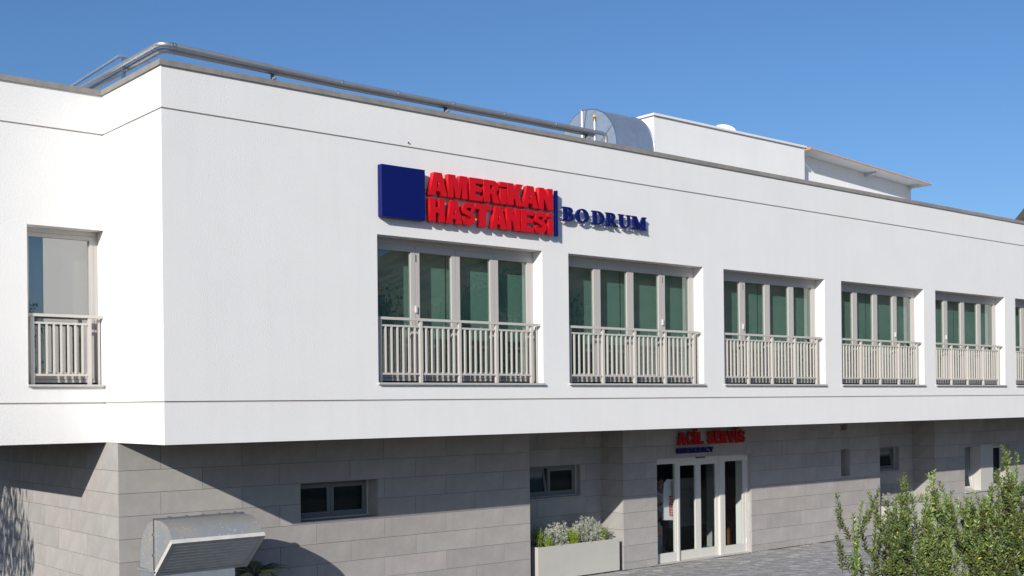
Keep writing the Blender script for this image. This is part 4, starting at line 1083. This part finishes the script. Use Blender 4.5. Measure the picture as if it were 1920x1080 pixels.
shrub('middle hedge shrub with one tall slim shoot and yellowing leaves', (1.82, -10.46), [(1.87, -10.44, -.05), (1.64, -10.52, -.24), (1.66, -10.66, -.25), (1.89, -10.6, -.32), (1.88, -10.33, -.37), (2.12, -10.31, -.24), (1.95, -10.5, -.3)], 26, .85, 1.15)
shrub('rounded lower hedge shrub second from the right with several short tips', (2.0, -10.74), [(2.15, -10.55, -.27), (1.9, -10.74, -.24), (1.88, -10.85, -.24), (2.21, -10.73, -.2), (1.70, -10.9, -.36), (2.05, -10.8, -.3), (2.1, -10.62, -.36)], 36, .95, .95)
shrub('tallest shrub at the right end of the hedge rising over the white pier', (2.30, -10.92), [(2.19, -10.85, .15), (1.98, -10.92, -.03), (2.46, -10.83, .08), (1.97, -11.03, -.08), (2.26, -11.02, .07), (2.5, -10.96, -.01), (2.12, -10.9, -.1), (2.4, -11.05, -.05), (2.6, -10.9, .02)], 44, 1.05, .88)
b = MB(); b.box(.2, -11.9, GZ - .02, 3.6, -9.6, GZ + .006); b.box(-14, -5.5, GZ - .02, 1.68, 13.0, GZ + .004); b.build('bed_and_added_soil', SOIL, kind='structure')  # hedge bed, plus unseen soil added to dim bounce onto the left wall

# ------------------------------------------------------------------ trees: one throwing its shade on the left wall, the rest mirrored in the glass
rtz = random.Random(21)
def tree_meshes(h, w_, n, ls, hang=False):
    cr = MB(); tk = MB()
    tk.tube([(0, 0, 0), (.08, .05, h * .25), (-.05, .1, h * .5), (.1, 0, h * .8)], [.05 * h * .6, .036 * h * .6, .022 * h * .6, .008 * h * .6], 8)
    cl = []
    for k in range(34):
        a = rtz.uniform(0, 2 * pi); z = rtz.uniform(.28, .98); rad = w_ * (1 - abs(z - .55) * 1.3) * rtz.uniform(.3, 1)
        c = Vector((cos(a) * rad, sin(a) * rad, z * h)); cl.append((c, rtz.uniform(.10, .17) * h))
        tk.tube([(0, 0, z * h * .7), tuple(c * .6 + Vector((0, 0, z * h * .32))), tuple(c)], [.03, .02, .01], 5, cap=False)
    for k in range(n):
        c, r_ = rtz.choice(cl); d = rdir(rtz); p = c + d * r_ * rtz.uniform(.3, 1)
        g = rtz.uniform(.5, 1.4); cr.tint = (g * rtz.uniform(.9, 1.2), g, g * .9)
        dd = Vector((rtz.uniform(-.3, .3), rtz.uniform(-.3, .3), -1)).normalized() if hang else rdir(rtz)
        leafquad(cr, p, dd, rdir(rtz), ls * rtz.uniform(.7, 1.3) * (1.5 if hang else 1), ls * (.28 if hang else .6))
    return tk.mesh('trunk', BARK, smooth=True), cr.mesh('crown', TREEL, tint=True)
def plant_tree(label, ms, loc, sc, rz, group):
    t = thing('tree', label, 'tree', loc, group)
    for nm, me in zip(('trunk', 'crown'), ms):
        o = bpy.data.objects.new(nm, me); COL.objects.link(o); o.parent = t
        o.scale = (sc, sc, sc); o.rotation_euler = (0, 0, rz)
hangm = tree_meshes(5.6, 1.75, 2800, .21, True)
plant_tree('tree with drooping leaves left of the building, its shade falling on the stone side wall', hangm, (-5.9, 4.25, GZ), 1.0, .4, None)
tA = tree_meshes(9.0, 3.4, 15000, .17); tB = tree_meshes(8.0, 2.6, 13000, .15, True)
spots = [(7.0, -27, .86, 0, 'broad tree across the forecourt, nearest the camera side'), (11.5, -25.5, .80, 1, 'drooping tree across the forecourt, second from its left end'),
         (20.0, -27, .95, 0, 'tall broad tree across the forecourt between two drooping ones'), (25.5, -25.5, 1.0, 1, 'tallest drooping tree across the forecourt'),
         (30.5, -27.5, 1.05, 0, 'widest tallest broad tree across the forecourt'), (36.0, -30.0, .85, 1, 'short drooping tree beside the widest broad tree across the forecourt'),
         (43, -26, .60, 0, 'low broad tree standing apart across the forecourt'), (47, -30, .85, 1, 'drooping tree farthest right but one across the forecourt'),
         (58, -31, .8, 0, 'broad tree at the far right end of the forecourt row'), (2.5, -31, .8, 1, 'drooping tree at the left end of the forecourt row')]
for i, (x, y, s, k, lab) in enumerate(spots):
    plant_tree(lab, (tA, tB)[k], (x, y, GZ), s, i * 1.3, 'trees mirrored in the window glass')
# white hillside houses seen only as reflections
WGL = mat('dark_window', (.03, .035, .04), .2)
def house(label, x, y, w_, d_, h_, rz, step):
    z = hillside_h(x, y) - 1
    t = thing('house', label, 'house', (x, y, z), 'white houses on the mirrored hillside'); t.rotation_euler = (0, 0, rz)
    def sub(mb, nm, m):
        me = mb.mesh(nm, m); o = bpy.data.objects.new(nm, me); COL.objects.link(o); o.parent = t
    b = MB(); b.box(-w_ / 2, -d_ / 2, 0, w_ / 2, d_ / 2, h_ + 1); b.box(-w_ / 2 + step, -d_ / 2 + 1, h_ + 1, w_ / 2 - 1, d_ / 2 - 1, h_ + 3.6); sub(b, 'wall', WHITE)
    b = MB(); b.box(-w_ / 2 - .2, -d_ / 2 - .2, h_ + .85, w_ / 2 + .2, -d_ / 2 + .999, h_ + 1.1); sub(b, 'terrace_edge', WHITE)
    for k in range(3):
        for y_ in (-d_ / 2 - .06, d_ / 2 - .04):
            b = MB(); xx = -w_ / 2 + w_ * (k + .5) / 3; b.box(xx - .7, y_, 2.3, xx + .7, y_ + .1, 4.0); sub(b, 'window', WGL)
for a in (('white terraced house high on the mirrored hillside', 330, -300, 10, 8, 4.2, .8, 3), ('white cubic house midway up the mirrored hillside', 318, -306, 9, 8, 4.6, .9, 4),
          ('low white house on the mirrored hillside, furthest down the slope', 300, -296, 12, 8, 3.2, .7, 5), ('white villa at the left of the mirrored hillside', 306, -322, 10, 8, 4.2, .6, 3),
          ('white villa on the right shoulder of the mirrored hillside', 420, -235, 12, 9, 4.5, .9, 4), ('white stepped house highest of all on the mirrored hillside', 400, -330, 12, 9, 4.5, .7, 3)):
    house(*a)
